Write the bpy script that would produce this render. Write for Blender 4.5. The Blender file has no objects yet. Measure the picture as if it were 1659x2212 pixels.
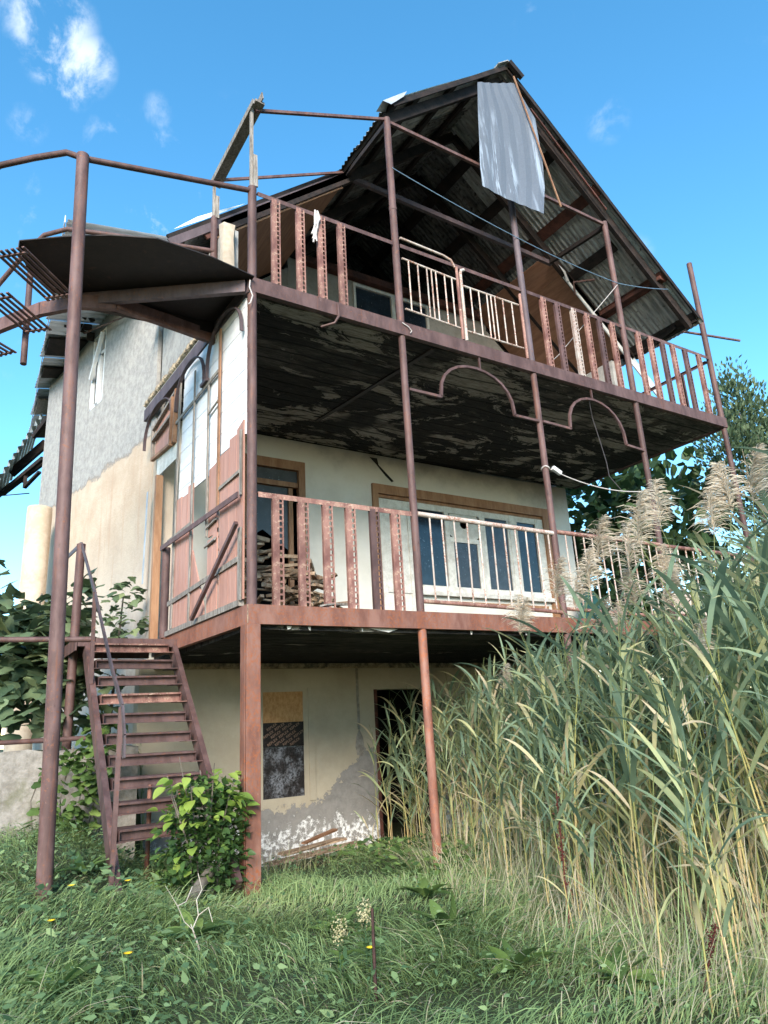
import bpy, math, random
import numpy as np
from mathutils import Vector, Matrix
random.seed(7)
rng = np.random.default_rng(7)
SC = bpy.context.scene
COL = SC.collection
R = math.radians

# ------------------------------------------------------------------ camera
cam_d = bpy.data.cameras.new('camera')
cam = bpy.data.objects.new('camera', cam_d)
COL.objects.link(cam)
yaw, pitch, roll = -0.5705, 0.2941, -0.0562
CP = Vector((-2.0693, -5.2348, 0.9575))
fw = Vector((-math.sin(yaw)*math.cos(pitch), math.cos(yaw)*math.cos(pitch), math.sin(pitch)))
rt = Vector((math.cos(yaw), math.sin(yaw), 0))
up = rt.cross(fw)
r2 = rt*math.cos(roll) + up*math.sin(roll)
u2 = -rt*math.sin(roll) + up*math.cos(roll)
cam.matrix_world = Matrix(((r2.x, u2.x, -fw.x, CP.x), (r2.y, u2.y, -fw.y, CP.y), (r2.z, u2.z, -fw.z, CP.z), (0, 0, 0, 1)))
cam_d.sensor_fit = 'VERTICAL'
cam_d.sensor_height = 36
cam_d.lens = 1515.39/2212*36
cam_d.clip_start = 0.05
cam_d.clip_end = 2000
SC.camera = cam

# ------------------------------------------------------------------ world and sun
SUN_AZ = R(214)     # clockwise from +Y towards +X: low, behind the camera's left shoulder
SUN_EL = R(25)
world = bpy.data.worlds.new('World')
SC.world = world
world.use_nodes = True
nt = world.node_tree
nt.nodes.clear()
wo = nt.nodes.new('ShaderNodeOutputWorld')
bg = nt.nodes.new('ShaderNodeBackground')
sky = nt.nodes.new('ShaderNodeTexSky')
sky.sky_type = 'NISHITA'
sky.sun_disc = False
sky.sun_elevation = SUN_EL
sky.sun_rotation = SUN_AZ
sky.air_density = 1.0
sky.dust_density = 0.1
sky.ozone_density = 1.8
tc = nt.nodes.new('ShaderNodeTexCoord')
def wnode(t, **k):
    n = nt.nodes.new(t)
    for a, b in k.items():
        setattr(n, a, b)
    return n
nz = wnode('ShaderNodeTexNoise'); nz.inputs['Scale'].default_value = 19.0; nz.inputs['Detail'].default_value = 9; nz.inputs['Roughness'].default_value = 0.62; nz.inputs['Distortion'].default_value = 0.25
nz2 = wnode('ShaderNodeTexNoise'); nz2.inputs['Scale'].default_value = 2.6; nz2.inputs['Detail'].default_value = 3
mp = wnode('ShaderNodeMapping'); mp.inputs['Scale'].default_value = (1.25, 1.0, 1.0); mp.inputs['Location'].default_value = (0.3, 0.1, 0.45)
nt.links.new(tc.outputs['Generated'], mp.inputs['Vector'])
nt.links.new(mp.outputs['Vector'], nz.inputs['Vector'])
nt.links.new(mp.outputs['Vector'], nz2.inputs['Vector'])
def wmath(op, a, b=None):
    n = wnode('ShaderNodeMath', operation=op)
    for i, x in enumerate((a, b)):
        if x is None: continue
        if isinstance(x, (int, float)): n.inputs[i].default_value = x
        else: nt.links.new(x, n.inputs[i])
    return n.outputs[0]
def smooth_range(x, lo, hi):
    n = wnode('ShaderNodeMapRange', interpolation_type='SMOOTHSTEP')
    n.inputs['From Min'].default_value = lo; n.inputs['From Max'].default_value = hi
    nt.links.new(x, n.inputs['Value'])
    return n.outputs['Result']
def cloud_at(d, r0, r1):
    n = wnode('ShaderNodeVectorMath', operation='DOT_PRODUCT')
    nt.links.new(tc.outputs['Generated'], n.inputs[0])
    n.inputs[1].default_value = Vector(d).normalized()
    return smooth_range(n.outputs['Value'], math.cos(r1), math.cos(r0))
puffs = [((0.041, 0.677, 0.735), 0.010, 0.05), ((0.066, 0.678, 0.732), 0.006, 0.04), ((0.028, 0.660, 0.751), 0.012, 0.055), ((0.052, 0.695, 0.716), 0.006, 0.035), ((0.150, 0.683, 0.715), 0.002, 0.022), ((0.02, 0.737, 0.676), 0.002, 0.025), ((0.611, 0.408, 0.677), 0.002, 0.03), ((0.69, 0.46, 0.55), 0.002, 0.03)]
m = None
for d, a, b in puffs:
    c_ = cloud_at(d, a, b)
    if a < 0.005: c_ = wmath('MULTIPLY', c_, 0.3)      # faint wisps beside the one real cloud
    m = c_ if m is None else wmath('MAXIMUM', m, c_)
body = wmath('MULTIPLY', m, wmath('MULTIPLY', smooth_range(nz.outputs['Fac'], 0.43, 0.68), 0.8))
wisp = wmath('MULTIPLY', smooth_range(nz.outputs['Fac'], 0.58, 0.80), smooth_range(nz2.outputs['Fac'], 0.5, 0.72))
wisp = wmath('MULTIPLY', wisp, 0.55)
cl = wmath('MINIMUM', wmath('ADD', body, wisp), 0.92)
mx = wnode('ShaderNodeMixRGB')
mx.inputs['Color2'].default_value = (3.0, 3.3, 3.6, 1)
nt.links.new(cl, mx.inputs['Fac'])
hsv = wnode('ShaderNodeHueSaturation'); hsv.inputs['Saturation'].default_value = 1.28; hsv.inputs['Hue'].default_value = 0.488
nt.links.new(sky.outputs['Color'], hsv.inputs['Color'])
nt.links.new(hsv.outputs['Color'], mx.inputs['Color1'])
nt.links.new(mx.outputs['Color'], bg.inputs['Color'])
bg.inputs['Strength'].default_value = 0.125
nt.links.new(bg.outputs[0], wo.inputs[0])

sun_d = bpy.data.lights.new('sun', 'SUN')
sun_d.energy = 2.3
sun_d.angle = R(24)
sun_d.color = (1.0, 0.90, 0.77)
sun = bpy.data.objects.new('sun', sun_d)
COL.objects.link(sun)
sdir = Vector((math.sin(SUN_AZ)*math.cos(SUN_EL), math.cos(SUN_AZ)*math.cos(SUN_EL), math.sin(SUN_EL)))
sun.rotation_euler = sdir.to_track_quat('Z', 'Y').to_euler()
sun.location = sdir*40
SC.view_settings.view_transform = 'Standard'
SC.view_settings.look = 'None'
SC.view_settings.gamma = 1
SC.view_settings.exposure = 1.7
SC.view_settings.use_curve_mapping = False
SC.cycles.max_bounces = 4
SC.cycles.diffuse_bounces = 2
SC.cycles.transmission_bounces = 2
SC.cycles.glossy_bounces = 2
SC.cycles.transparent_max_bounces = 8
SC.cycles.sample_clamp_indirect = 6
SC.cycles.use_adaptive_sampling = True
SC.cycles.adaptive_threshold = 0.02
try: SC.cycles.use_denoising = True
except Exception: pass

# ------------------------------------------------------------------ material helpers
class NT:
    def __init__(s, name, rough=0.8, metal=0.0):
        s.m = bpy.data.materials.new(name); s.m.use_nodes = True
        s.t = s.m.node_tree
        s.b = s.t.nodes['Principled BSDF']
        s.b.inputs['Roughness'].default_value = rough
        s.b.inputs['Metallic'].default_value = metal
        s.b.inputs['Specular IOR Level'].default_value = 0.3
        s.co = s.t.nodes.new('ShaderNodeTexCoord')
        s.src = s.co.outputs['Object']
    def n(s, t, **k):
        n = s.t.nodes.new(t)
        for a, b in k.items(): setattr(n, a, b)
        return n
    def l(s, a, b): s.t.links.new(a, b)
    def mapped(s, scale=(1, 1, 1), rot=(0, 0, 0), loc=(0, 0, 0), src=None):
        m = s.n('ShaderNodeMapping')
        m.inputs['Scale'].default_value = scale; m.inputs['Rotation'].default_value = rot; m.inputs['Location'].default_value = loc
        s.l(src or s.src, m.inputs['Vector']); return m.outputs['Vector']
    def noise(s, scale, detail=5, rough=0.6, vec=None, dist=0.0):
        n = s.n('ShaderNodeTexNoise')
        n.inputs['Scale'].default_value = scale; n.inputs['Detail'].default_value = detail
        n.inputs['Roughness'].default_value = rough; n.inputs['Distortion'].default_value = dist
        s.l(vec or s.src, n.inputs['Vector']); return n.outputs['Fac']
    def ramp(s, fac, stops, interp='LINEAR'):
        r = s.n('ShaderNodeValToRGB'); r.color_ramp.interpolation = interp
        e = r.color_ramp.elements
        while len(e) < len(stops): e.new(0.5)
        for el, (p, c) in zip(e, stops):
            el.position = p; el.color = (c[0], c[1], c[2], 1) if not isinstance(c, (int, float)) else (c, c, c, 1)
        s.l(fac, r.inputs['Fac']); return r.outputs['Color']
    def rng(s, x, lo, hi, a=0.0, b=1.0, smooth=True):
        n = s.n('ShaderNodeMapRange')
        if smooth: n.interpolation_type = 'SMOOTHSTEP'
        n.inputs['From Min'].default_value = lo; n.inputs['From Max'].default_value = hi
        n.inputs['To Min'].default_value = a; n.inputs['To Max'].default_value = b
        s.l(x, n.inputs['Value']); return n.outputs['Result']
    def math(s, op, a, b=None):
        n = s.n('ShaderNodeMath', operation=op)
        for i, x in enumerate((a, b)):
            if x is None: continue
            if isinstance(x, (int, float)): n.inputs[i].default_value = x
            else: s.l(x, n.inputs[i])
        return n.outputs[0]
    def mix(s, fac, a, b, mode='MIX'):
        n = s.n('ShaderNodeMixRGB', blend_type=mode)
        for k, x in (('Fac', fac), ('Color1', a), ('Color2', b)):
            if isinstance(x, (int, float)): n.inputs[k].default_value = x if k == 'Fac' else (x, x, x, 1)
            elif isinstance(x, tuple): n.inputs[k].default_value = (*x, 1)
            else: s.l(x, n.inputs[k])
        return n.outputs['Color']
    def xyz(s):
        n = s.n('ShaderNodeSeparateXYZ'); s.l(s.src, n.inputs[0]); return n.outputs
    def rand(s):
        return s.n('ShaderNodeObjectInfo').outputs['Random']
    def color(s, c):
        if isinstance(c, tuple): s.b.inputs['Base Color'].default_value = (*c, 1)
        else: s.l(c, s.b.inputs['Base Color'])
    def bump(s, h, strength=0.4, dist=0.01):
        n = s.n('ShaderNodeBump'); n.inputs['Strength'].default_value = strength; n.inputs['Distance'].default_value = dist
        s.l(h, n.inputs['Height']); s.l(n.outputs['Normal'], s.b.inputs['Normal'])
    def vary(s, c, amt=0.35):
        r = s.math('ADD', s.math('MULTIPLY', s.rand(), amt), 1 - amt/2)
        return s.mix(1.0, c, s.n('ShaderNodeCombineXYZ').outputs[0], 'MULTIPLY') if False else s._mul(c, r)
    def _mul(s, c, f):
        cb = s.n('ShaderNodeCombineColor')
        for i in range(3): s.l(f, cb.inputs[i])
        return s.mix(1.0, c, cb.outputs[0], 'MULTIPLY')

def rust(name, paint, fade, rustc, amt=0.55, rough=0.62, scale=1.0):
    t = NT(name, rough)
    v = t.mapped((1, 1, 0.35))
    a = t.noise(9*scale, 7, 0.65, v); b = t.noise(45*scale, 5, 0.7); c = t.noise(3.2*scale, 4, 0.6)
    base = t.mix(t.rng(a, 0.35, 0.68), paint, fade)
    spot = t.math('MULTIPLY', t.rng(b, amt, amt+0.12), t.rng(c, 0.38, 0.6))
    base = t.mix(spot, base, rustc)
    dark = t.rng(t.noise(16*scale, 6, 0.7, v), 0.6, 0.74)
    base = t.mix(t.math('MULTIPLY', dark, 0.6), base, (paint[0]*0.4, paint[1]*0.4, paint[2]*0.42))
    run = t.math('MULTIPLY', t.rng(t.noise(5, 6, 0.7, t.mapped((3, 3, 0.25))), 0.55, 0.68), t.rng(t.noise(1.3, 3, 0.5), 0.42, 0.6))
    base = t.mix(t.math('MULTIPLY', run, 0.55), base, rustc)
    flake = t.math('MULTIPLY', t.rng(t.noise(26*scale, 6, 0.75, t.mapped((1, 1, 0.5), (0, 0, 0), (5, 2, 1))), 0.66, 0.69), 0.55)
    base = t.mix(flake, base, (min(1, fade[0]*2.0), min(1, fade[1]*2.1), min(1, fade[2]*2.1)))
    t.color(t.vary(base, 0.35))
    t.b.inputs['Specular IOR Level'].default_value = 0.35
    t.bump(t.math('ADD', b, t.math('MULTIPLY', a, 0.5)), 0.25, 0.004)
    return t.m
M = {}
M['rust'] = rust('rust_brown_paint', (0.075, 0.040, 0.037), (0.140, 0.082, 0.077), (0.20, 0.075, 0.038))
M['rust_orange'] = rust('rust_orange_steel', (0.165, 0.068, 0.048), (0.27, 0.138, 0.105), (0.30, 0.095, 0.04), 0.48)
M['rust_peel'] = rust('rust_peeling_paint', (0.14, 0.058, 0.048), (0.36, 0.19, 0.15), (0.56, 0.41, 0.30), 0.53)
M['rust_white'] = rust('rust_with_white_paint', (0.46, 0.37, 0.32), (0.60, 0.54, 0.49), (0.27, 0.10, 0.055), 0.45, 0.6, 1.6)
M['dark_steel'] = rust('dark_steel_sheet', (0.014, 0.010, 0.010), (0.024, 0.016, 0.015), (0.09, 0.04, 0.025), 0.66)
M['purple_steel'] = rust('purple_grey_steel', (0.075, 0.055, 0.062), (0.12, 0.09, 0.10), (0.16, 0.075, 0.05))
def plain(name, c1, c2, scale=6, rough=0.85, bump=0.3, stretch=(1, 1, 1), metal=0.0, var=0.2, bd=0.004):
    t = NT(name, rough, metal)
    v = t.mapped(stretch)
    a = t.noise(scale, 7, 0.65, v); b = t.noise(scale*6, 4, 0.6, v)
    f = t.math('ADD', t.math('MULTIPLY', a, 0.7), t.math('MULTIPLY', b, 0.3))
    t.color(t.vary(t.mix(t.rng(f, 0.36, 0.64), c1, c2), var))
    if bump: t.bump(f, bump, bd)
    return t.m
M['wood_grey'] = plain('weathered_grey_wood', (0.13, 0.11, 0.095), (0.34, 0.31, 0.28), 8, 0.9, 0.6, (6, 6, 0.6))
M['wood_char'] = plain('charred_wood', (0.009, 0.008, 0.008), (0.036, 0.024, 0.021), 7, 0.8, 0.6, (1, 1, 1), var=0.5)
M['wood_red'] = plain('dark_red_timber', (0.045, 0.018, 0.014), (0.12, 0.045, 0.032), 7, 0.75, 0.4)
M['wood_orange'] = plain('varnished_brown_wood', (0.25, 0.12, 0.06), (0.37, 0.20, 0.11), 3, 0.55, 0.2, (3, 3, 0.6))
M['wood_lath'] = plain('brown_lath_wood', (0.22, 0.11, 0.06), (0.36, 0.2, 0.12), 6, 0.7, 0.3)
M['wood_pale'] = plain('pale_split_wood', (0.19, 0.12, 0.075), (0.45, 0.33, 0.23), 7, 0.9, 0.5, (1, 1, 1), var=0.55)
M['plywood'] = plain('brown_plywood', (0.21, 0.10, 0.062), (0.31, 0.16, 0.10), 3, 0.6, 0.15, (6, 0.6, 6), var=0.14)
M['plank_white'] = plain('white_plank', (0.70, 0.71, 0.74), (0.80, 0.81, 0.83), 3, 0.5, 0.05, (1, 1, 1), var=0.06)
M['plank_red'] = plain('red_plank', (0.36, 0.185, 0.145), (0.48, 0.265, 0.21), 3, 0.6, 0.1, (8, 8, 0.5), var=0.28)
M['pvc_white'] = plain('white_pvc', (0.62, 0.62, 0.62), (0.78, 0.78, 0.78), 4, 0.45, 0.05)
M['paint_white'] = plain('aged_white_paint', (0.52, 0.49, 0.44), (0.72, 0.70, 0.65), 9, 0.6, 0.2)
M['rope_white'] = plain('white_rope', (0.42, 0.37, 0.35), (0.58, 0.54, 0.52), 60, 0.9, 0.4)
M['wire_blue'] = plain('blue_line', (0.10, 0.17, 0.26), (0.16, 0.25, 0.34), 40, 0.6, 0)
M['wire_dark'] = plain('dark_wire', (0.03, 0.03, 0.035), (0.06, 0.05, 0.05), 40, 0.6, 0)
M['green_plastic'] = plain('dark_green_plastic', (0.012, 0.05, 0.042), (0.02, 0.075, 0.06), 9, 0.45, 0.05)
M['black_void'] = plain('unlit_room_black', (0.006, 0.006, 0.006), (0.016, 0.014, 0.013), 4, 0.95, 0.1)  # near-black colour stands in for the darkness of unlit rooms
M['osb'] = plain('orange_chipboard', (0.40, 0.20, 0.08), (0.58, 0.34, 0.16), 26, 0.75, 0.3, (1, 1, 0.5), var=0.05)

def glass_mat(name, c, rough):
    t = NT(name, rough)
    a = t.noise(30, 5, 0.7); b = t.noise(5, 4, 0.6)
    t.color(t.mix(t.math('MULTIPLY', t.rng(a, 0.62, 0.7), 0.5), t.mix(t.rng(b, 0.4, 0.7), c, tuple(x*1.6 for x in c)), (0.4, 0.45, 0.5)))
    t.b.inputs['Specular IOR Level'].default_value = 0.6
    return t.m
M['glass_blue'] = glass_mat('blue_window_glass', (0.014, 0.022, 0.032), 0.10)
M['glass_dark'] = glass_mat('dusty_dark_glass', (0.030, 0.034, 0.042), 0.22)
M['glass_grey'] = glass_mat('grey_film_pane', (0.035, 0.036, 0.038), 0.35)

# corrugated sheet
def sheet_mat(name, c1, c2, rustc, ramt, metal=0.35, rough=0.5):
    t = NT(name, rough, metal)
    v = t.mapped((0.5, 3, 1))
    a = t.noise(5, 7, 0.65, v); b = t.noise(14, 6, 0.7)
    base = t.mix(t.rng(a, 0.35, 0.65), c1, c2)
    base = t.mix(t.rng(b, ramt, ramt+0.15), base, rustc)
    t.color(t.vary(base, 0.4)); t.bump(b, 0.15, 0.003)
    return t.m
M['sheet'] = sheet_mat('sooty_corrugated_sheet', (0.24, 0.236, 0.23), (0.52, 0.515, 0.51), (0.06, 0.05, 0.042), 0.56, 0.05, 0.5)
M['sheet_soot'] = sheet_mat('soot_black_sheet', (0.06, 0.057, 0.055), (0.20, 0.195, 0.19), (0.02, 0.016, 0.015), 0.5, 0.05, 0.6)
M['sheet_bright'] = sheet_mat('bright_zinc_sheet', (0.45, 0.47, 0.5), (0.62, 0.64, 0.68), (0.3, 0.28, 0.27), 0.68, 0.4, 0.4)
def hang_mat():
    t = NT('hanging_zinc_sheet', 0.55, 0.25)
    v = t.mapped((9, 1, 0.7))
    a = t.noise(1.2, 6, 0.7, v, 0.4); b = t.noise(55, 3, 0.6); x = t.xyz()
    base = t.mix(t.rng(b, 0.2, 0.8), (0.135, 0.15, 0.178), (0.165, 0.183, 0.215))
    sel = t.rng(t.noise(0.9, 3, 0.5, t.mapped((2.2, 1, 0.5), (0, 0, 0), (0.4, 0, 0.3))), 0.46, 0.62)
    base = t.mix(t.math('MULTIPLY', t.rng(a, 0.50, 0.58), sel), base, (0.40, 0.45, 0.52))
    t.color(base); t.bump(a, 0.1, 0.003)
    return t.m
M['hang'] = hang_mat()

# side wall: grey render above the floor line, cream paint below it
def side_wall_mat():
    t = NT('side_wall_render', 0.92); x = t.xyz()
    n1 = t.noise(2.2, 6, 0.7); n2 = t.noise(11, 6, 0.7); n3 = t.noise(38, 5, 0.65)
    grey = t.mix(t.rng(n2, 0.3, 0.7), (0.28, 0.27, 0.262), (0.42, 0.405, 0.385))
    cream = t.mix(t.rng(n1, 0.3, 0.7), (0.47, 0.36, 0.27), (0.57, 0.47, 0.37))
    pale = t.mix(t.rng(n2, 0.3, 0.7), (0.52, 0.45, 0.385), (0.61, 0.555, 0.49))
    cream = t.mix(t.rng(t.math('ADD', x['Z'], t.math('MULTIPLY', n1, 1.2)), 2.2, 4.4), pale, cream)
    streak = t.noise(3.5, 5, 0.6, t.mapped((1, 3.5, 0.18)))
    cream = t.mix(t.math('MULTIPLY', t.rng(streak, 0.56, 0.7), 0.5), cream, (0.48, 0.33, 0.24))
    edge = t.math('ADD', x['Z'], t.math('ADD', t.math('MULTIPLY', n1, 0.42), t.math('MULTIPLY', n2, 0.14)))
    up_ = t.rng(edge, 4.82, 4.86)
    line = t.math('MULTIPLY', t.rng(edge, 4.80, 4.84), t.rng(edge, 4.90, 4.84))
    col = t.mix(up_, cream, grey)
    col = t.mix(t.math('MULTIPLY', line, 0.7), col, (0.25, 0.22, 0.2))
    # smoke stain that fanned out of the window head and along the eaves
    soot = t.math('MULTIPLY', t.rng(t.math('ADD', x['Z'], t.math('MULTIPLY', n1, 1.6)), 6.9, 8.2), 0.5)
    col = t.mix(soot, col, (0.12, 0.12, 0.13))
    crack = t.rng(n3, 0.66, 0.72)
    col = t.mix(t.math('MULTIPLY', crack, 0.5), col, (0.2, 0.18, 0.16))
    t.color(col)
    t.bump(t.math('ADD', t.math('MULTIPLY', n2, 0.8), t.math('ADD', n3, t.math('MULTIPLY', up_, 0.5))), 0.45, 0.012)
    return t.m
M['side_wall'] = side_wall_mat()
def front_wall_mat():
    t = NT('front_wall_whitewash', 0.9); x = t.xyz()
    n1 = t.noise(1.6, 6, 0.65); n2 = t.noise(13, 6, 0.7); n3 = t.noise(50, 3, 0.6)
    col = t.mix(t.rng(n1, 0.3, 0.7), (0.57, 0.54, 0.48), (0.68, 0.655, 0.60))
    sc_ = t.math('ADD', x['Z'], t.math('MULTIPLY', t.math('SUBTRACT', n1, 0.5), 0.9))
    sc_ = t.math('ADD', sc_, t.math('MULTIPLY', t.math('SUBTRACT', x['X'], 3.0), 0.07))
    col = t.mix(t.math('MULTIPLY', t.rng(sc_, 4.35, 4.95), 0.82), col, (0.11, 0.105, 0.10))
    peel = t.rng(t.noise(5, 6, 0.7, t.mapped((1, 1, 2.5))), 0.66, 0.69)
    low = t.rng(x['Z'], 2.9, 2.3)
    col = t.mix(t.math('MULTIPLY', peel, low), col, (0.34, 0.30, 0.26))
    t.color(col); t.bump(t.math('ADD', n2, t.math('MULTIPLY', n3, 0.4)), 0.25, 0.008)
    return t.m
M['front_wall'] = front_wall_mat()
def basement_mat():
    t = NT('basement_wall_render', 0.92); x = t.xyz()
    n1 = t.noise(1.9, 6, 0.7); n2 = t.noise(8, 7, 0.72); n3 = t.noise(40, 4, 0.6)
    cream = t.mix(t.rng(n1, 0.3, 0.7), (0.40, 0.345, 0.26), (0.48, 0.425, 0.33))
    grey = t.mix(t.rng(n2, 0.3, 0.7), (0.20, 0.19, 0.18), (0.29, 0.275, 0.26))
    # the paint has come off up to a ragged line that climbs towards the doorway
    h = t.math('ADD', t.rng(x['X'], 1.75, 2.75, 0.10, 0.72), t.math('MULTIPLY', t.math('SUBTRACT', n2, 0.5), 0.62))
    bare = t.rng(t.math('SUBTRACT', x['Z'], h), 0.008, -0.008)
    col = t.mix(bare, cream, grey)
    salt = t.math('ADD', x['Z'], t.math('MULTIPLY', t.math('SUBTRACT', n2, 0.5), 1.3))
    band = t.math('MULTIPLY', t.rng(salt, -0.05, -0.22), t.rng(t.noise(17, 7, 0.75), 0.46, 0.54))
    col = t.mix(band, col, (0.78, 0.78, 0.78))
    crack = t.rng(n3, 0.68, 0.73)
    col = t.mix(t.math('MULTIPLY', crack, 0.4), col, (0.12, 0.11, 0.1))
    t.color(col); t.bump(t.math('ADD', n2, t.math('ADD', t.math('MULTIPLY', n3, 0.3), t.math('MULTIPLY', bare, -0.7))), 0.4, 0.012)
    return t.m
M['basement'] = basement_mat()
def soffit_mat(name, amount, brush):
    t = NT(name, 0.9); x = t.xyz()
    big = t.noise(0.8, 3, 0.5); n1 = t.noise(1.5, 11, 0.72, t.mapped((0.6, 1.3, 1), (0, 0, 0), (3.1, 1.7, 0)), 0.8); n2 = t.noise(26, 7, 0.72, t.mapped((0.25, 2.2, 1)))
    br = t.noise(1.1, 11, 0.74, t.mapped((0.4, 1.4, 1), (0, 0, 0.06)))
    lines = t.n('ShaderNodeTexWave'); lines.bands_direction = 'Y'; lines.inputs['Scale'].default_value = 1.55; lines.inputs['Distortion'].default_value = 3.0; lines.inputs['Detail'].default_value = 3
    t.l(t.src, lines.inputs['Vector'])
    gap = t.rng(lines.outputs['Fac'], 0.10, 0.0)
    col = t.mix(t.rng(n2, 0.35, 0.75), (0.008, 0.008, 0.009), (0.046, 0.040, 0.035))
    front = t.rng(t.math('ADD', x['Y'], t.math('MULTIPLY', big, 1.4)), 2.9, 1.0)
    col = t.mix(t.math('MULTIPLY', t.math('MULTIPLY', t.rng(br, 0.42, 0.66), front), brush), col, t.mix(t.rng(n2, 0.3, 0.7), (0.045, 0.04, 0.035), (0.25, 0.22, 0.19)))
    patch = t.math('MULTIPLY', t.rng(n1, amount, amount+0.015), t.rng(big, 0.38, 0.46))
    col = t.mix(patch, col, t.mix(t.rng(n2, 0.3, 0.65), (0.17, 0.145, 0.12), (0.46, 0.41, 0.35)))
    rustp = t.math('MULTIPLY', t.rng(t.noise(1.7, 6, 0.7), 0.58, 0.7), 0.6)
    col = t.mix(rustp, col, (0.035, 0.018, 0.012))
    col = t.mix(t.math('MULTIPLY', gap, 0.8), col, (0.006, 0.006, 0.006))
    t.color(col)
    t.bump(t.math('ADD', t.math('ADD', t.math('MULTIPLY', patch, 0.9), n2), t.math('MULTIPLY', gap, -1.2)), 0.9, 0.03)
    return t.m
M['soffit'] = soffit_mat('burnt_soffit', 0.512, 1.0)
M['soffit_low'] = soffit_mat('dark_lower_soffit', 0.60, 0.7)  # same soffit pattern with fewer pale patches, mostly near-black
def concrete_mat():
    t = NT('old_concrete', 0.95); n1 = t.noise(2.4, 7, 0.7); n2 = t.noise(13, 7, 0.72); x = t.xyz()
    col = t.mix(t.rng(n2, 0.3, 0.7), (0.20, 0.18, 0.155), (0.36, 0.33, 0.30))
    col = t.mix(t.math('MULTIPLY', t.rng(n1, 0.5, 0.64), 0.6), col, (0.15, 0.15, 0.09))
    t.color(col); t.bump(t.math('ADD', n2, n1), 0.6, 0.02)
    return t.m
M['concrete'] = concrete_mat()
M['pillar'] = plain('cream_pillar_render', (0.46, 0.37, 0.28), (0.60, 0.51, 0.41), 3, 0.9, 0.3)
M['upper_wall'] = plain('dim_upper_wall', (0.24, 0.225, 0.20), (0.33, 0.31, 0.28), 3, 0.9, 0.3)
M['rubble'] = plain('broken_straw_plaster', (0.12, 0.10, 0.085), (0.52, 0.42, 0.29), 14, 0.95, 1.0, (1, 1, 1), bd=0.03)
M['tile'] = plain('pinkish_tile', (0.55, 0.40, 0.33), (0.64, 0.50, 0.42), 5, 0.4, 0.05, var=0.12)
def film_mat(name, weather):
    t = NT(name, 0.35 if not weather else 0.6); n1 = t.noise(4, 7, 0.7, t.mapped((1.5, 1, 1))); n2 = t.noise(40, 5, 0.7)
    col = t.mix(t.rng(n2, 0.4, 0.7), (0.012, 0.010, 0.010), (0.035, 0.028, 0.026))
    if weather:
        col = t.mix(t.math('MULTIPLY', t.rng(n1, 0.42, 0.62), t.rng(n2, 0.35, 0.6)), col, (0.20, 0.21, 0.235))
        col = t.mix(t.rng(t.noise(16, 4, 0.6, t.mapped((2, 1, 0.8))), 0.64, 0.70), col, (0.10, 0.05, 0.035))
    t.color(col); return t.m
M['film'] = film_mat('black_film_board', False)
M['film_old'] = film_mat('weathered_film_board', True)
M['print_brown'] = plain('brown_print', (0.26, 0.17, 0.125), (0.34, 0.22, 0.16), 30, 0.5, 0)

# foliage: the attribute "tint" runs along a ramp, object random shifts it
def leaf_mat(name, stops, trans=0.35, rough=0.5, var=0.3, spec=0.3):
    t = NT(name, rough)
    at = t.n('ShaderNodeAttribute'); at.attribute_name = 'tint'
    f = t.math('ADD', at.outputs['Fac'], t.math('MULTIPLY', t.math('SUBTRACT', t.rand(), 0.5), var))
    col = t.ramp(f, stops)
    t.color(col); t.b.inputs['Specular IOR Level'].default_value = spec
    tr = t.n('ShaderNodeBsdfTranslucent'); t.l(col, tr.inputs['Color'])
    mxs = t.n('ShaderNodeMixShader'); mxs.inputs['Fac'].default_value = trans
    out = t.t.nodes['Material Output']
    t.l(t.b.outputs[0], mxs.inputs[1]); t.l(tr.outputs[0], mxs.inputs[2]); t.l(mxs.outputs[0], out.inputs['Surface'])
    return t.m
M['reed_leaf'] = leaf_mat('reed_leaf', [(0.0, (0.12, 0.18, 0.12)), (0.4, (0.24, 0.32, 0.20)), (0.66, (0.36, 0.42, 0.23)), (0.82, (0.55, 0.52, 0.25)), (1.0, (0.62, 0.51, 0.34))], 0.35)
M['reed_stem'] = leaf_mat('reed_stem', [(0.0, (0.12, 0.15, 0.055)), (0.4, (0.27, 0.27, 0.09)), (0.7, (0.45, 0.35, 0.15)), (1.0, (0.50, 0.36, 0.21))], 0.0, 0.5)
M['plume'] = leaf_mat('reed_plume', [(0.0, (0.40, 0.32, 0.24)), (0.5, (0.60, 0.50, 0.38)), (1.0, (0.76, 0.68, 0.56))], 0.45, 0.8, 0.2, 0.1)
M['grass'] = leaf_mat('grass_blade', [(0.0, (0.11, 0.17, 0.065)), (0.35, (0.25, 0.36, 0.145)), (0.62, (0.35, 0.45, 0.19)), (0.8, (0.34, 0.40, 0.15)), (0.9, (0.42, 0.38, 0.24)), (1.0, (0.52, 0.45, 0.33))], 0.3, 0.55, 0.0)
M['clover'] = leaf_mat('clover_leaf', [(0.0, (0.06, 0.12, 0.055)), (0.5, (0.14, 0.225, 0.10)), (1.0, (0.24, 0.33, 0.14))], 0.3, 0.5, 0.2)
M['fig'] = leaf_mat('fig_leaf', [(0.0, (0.06, 0.10, 0.055)), (0.5, (0.14, 0.20, 0.105)), (0.85, (0.23, 0.29, 0.15)), (1.0, (0.30, 0.34, 0.16))], 0.25, 0.42, 0.8, 0.35)
M['lime'] = leaf_mat('lime_leaf', [(0.0, (0.04, 0.08, 0.03)), (0.45, (0.095, 0.175, 0.05)), (0.8, (0.25, 0.37, 0.07)), (1.0, (0.36, 0.46, 0.10))], 0.4, 0.45, 0.3)
M['vine'] = leaf_mat('vine_leaf', [(0.0, (0.05, 0.095, 0.03)), (0.6, (0.13, 0.21, 0.06)), (1.0, (0.23, 0.32, 0.09))], 0.35, 0.5, 0.7)
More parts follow.
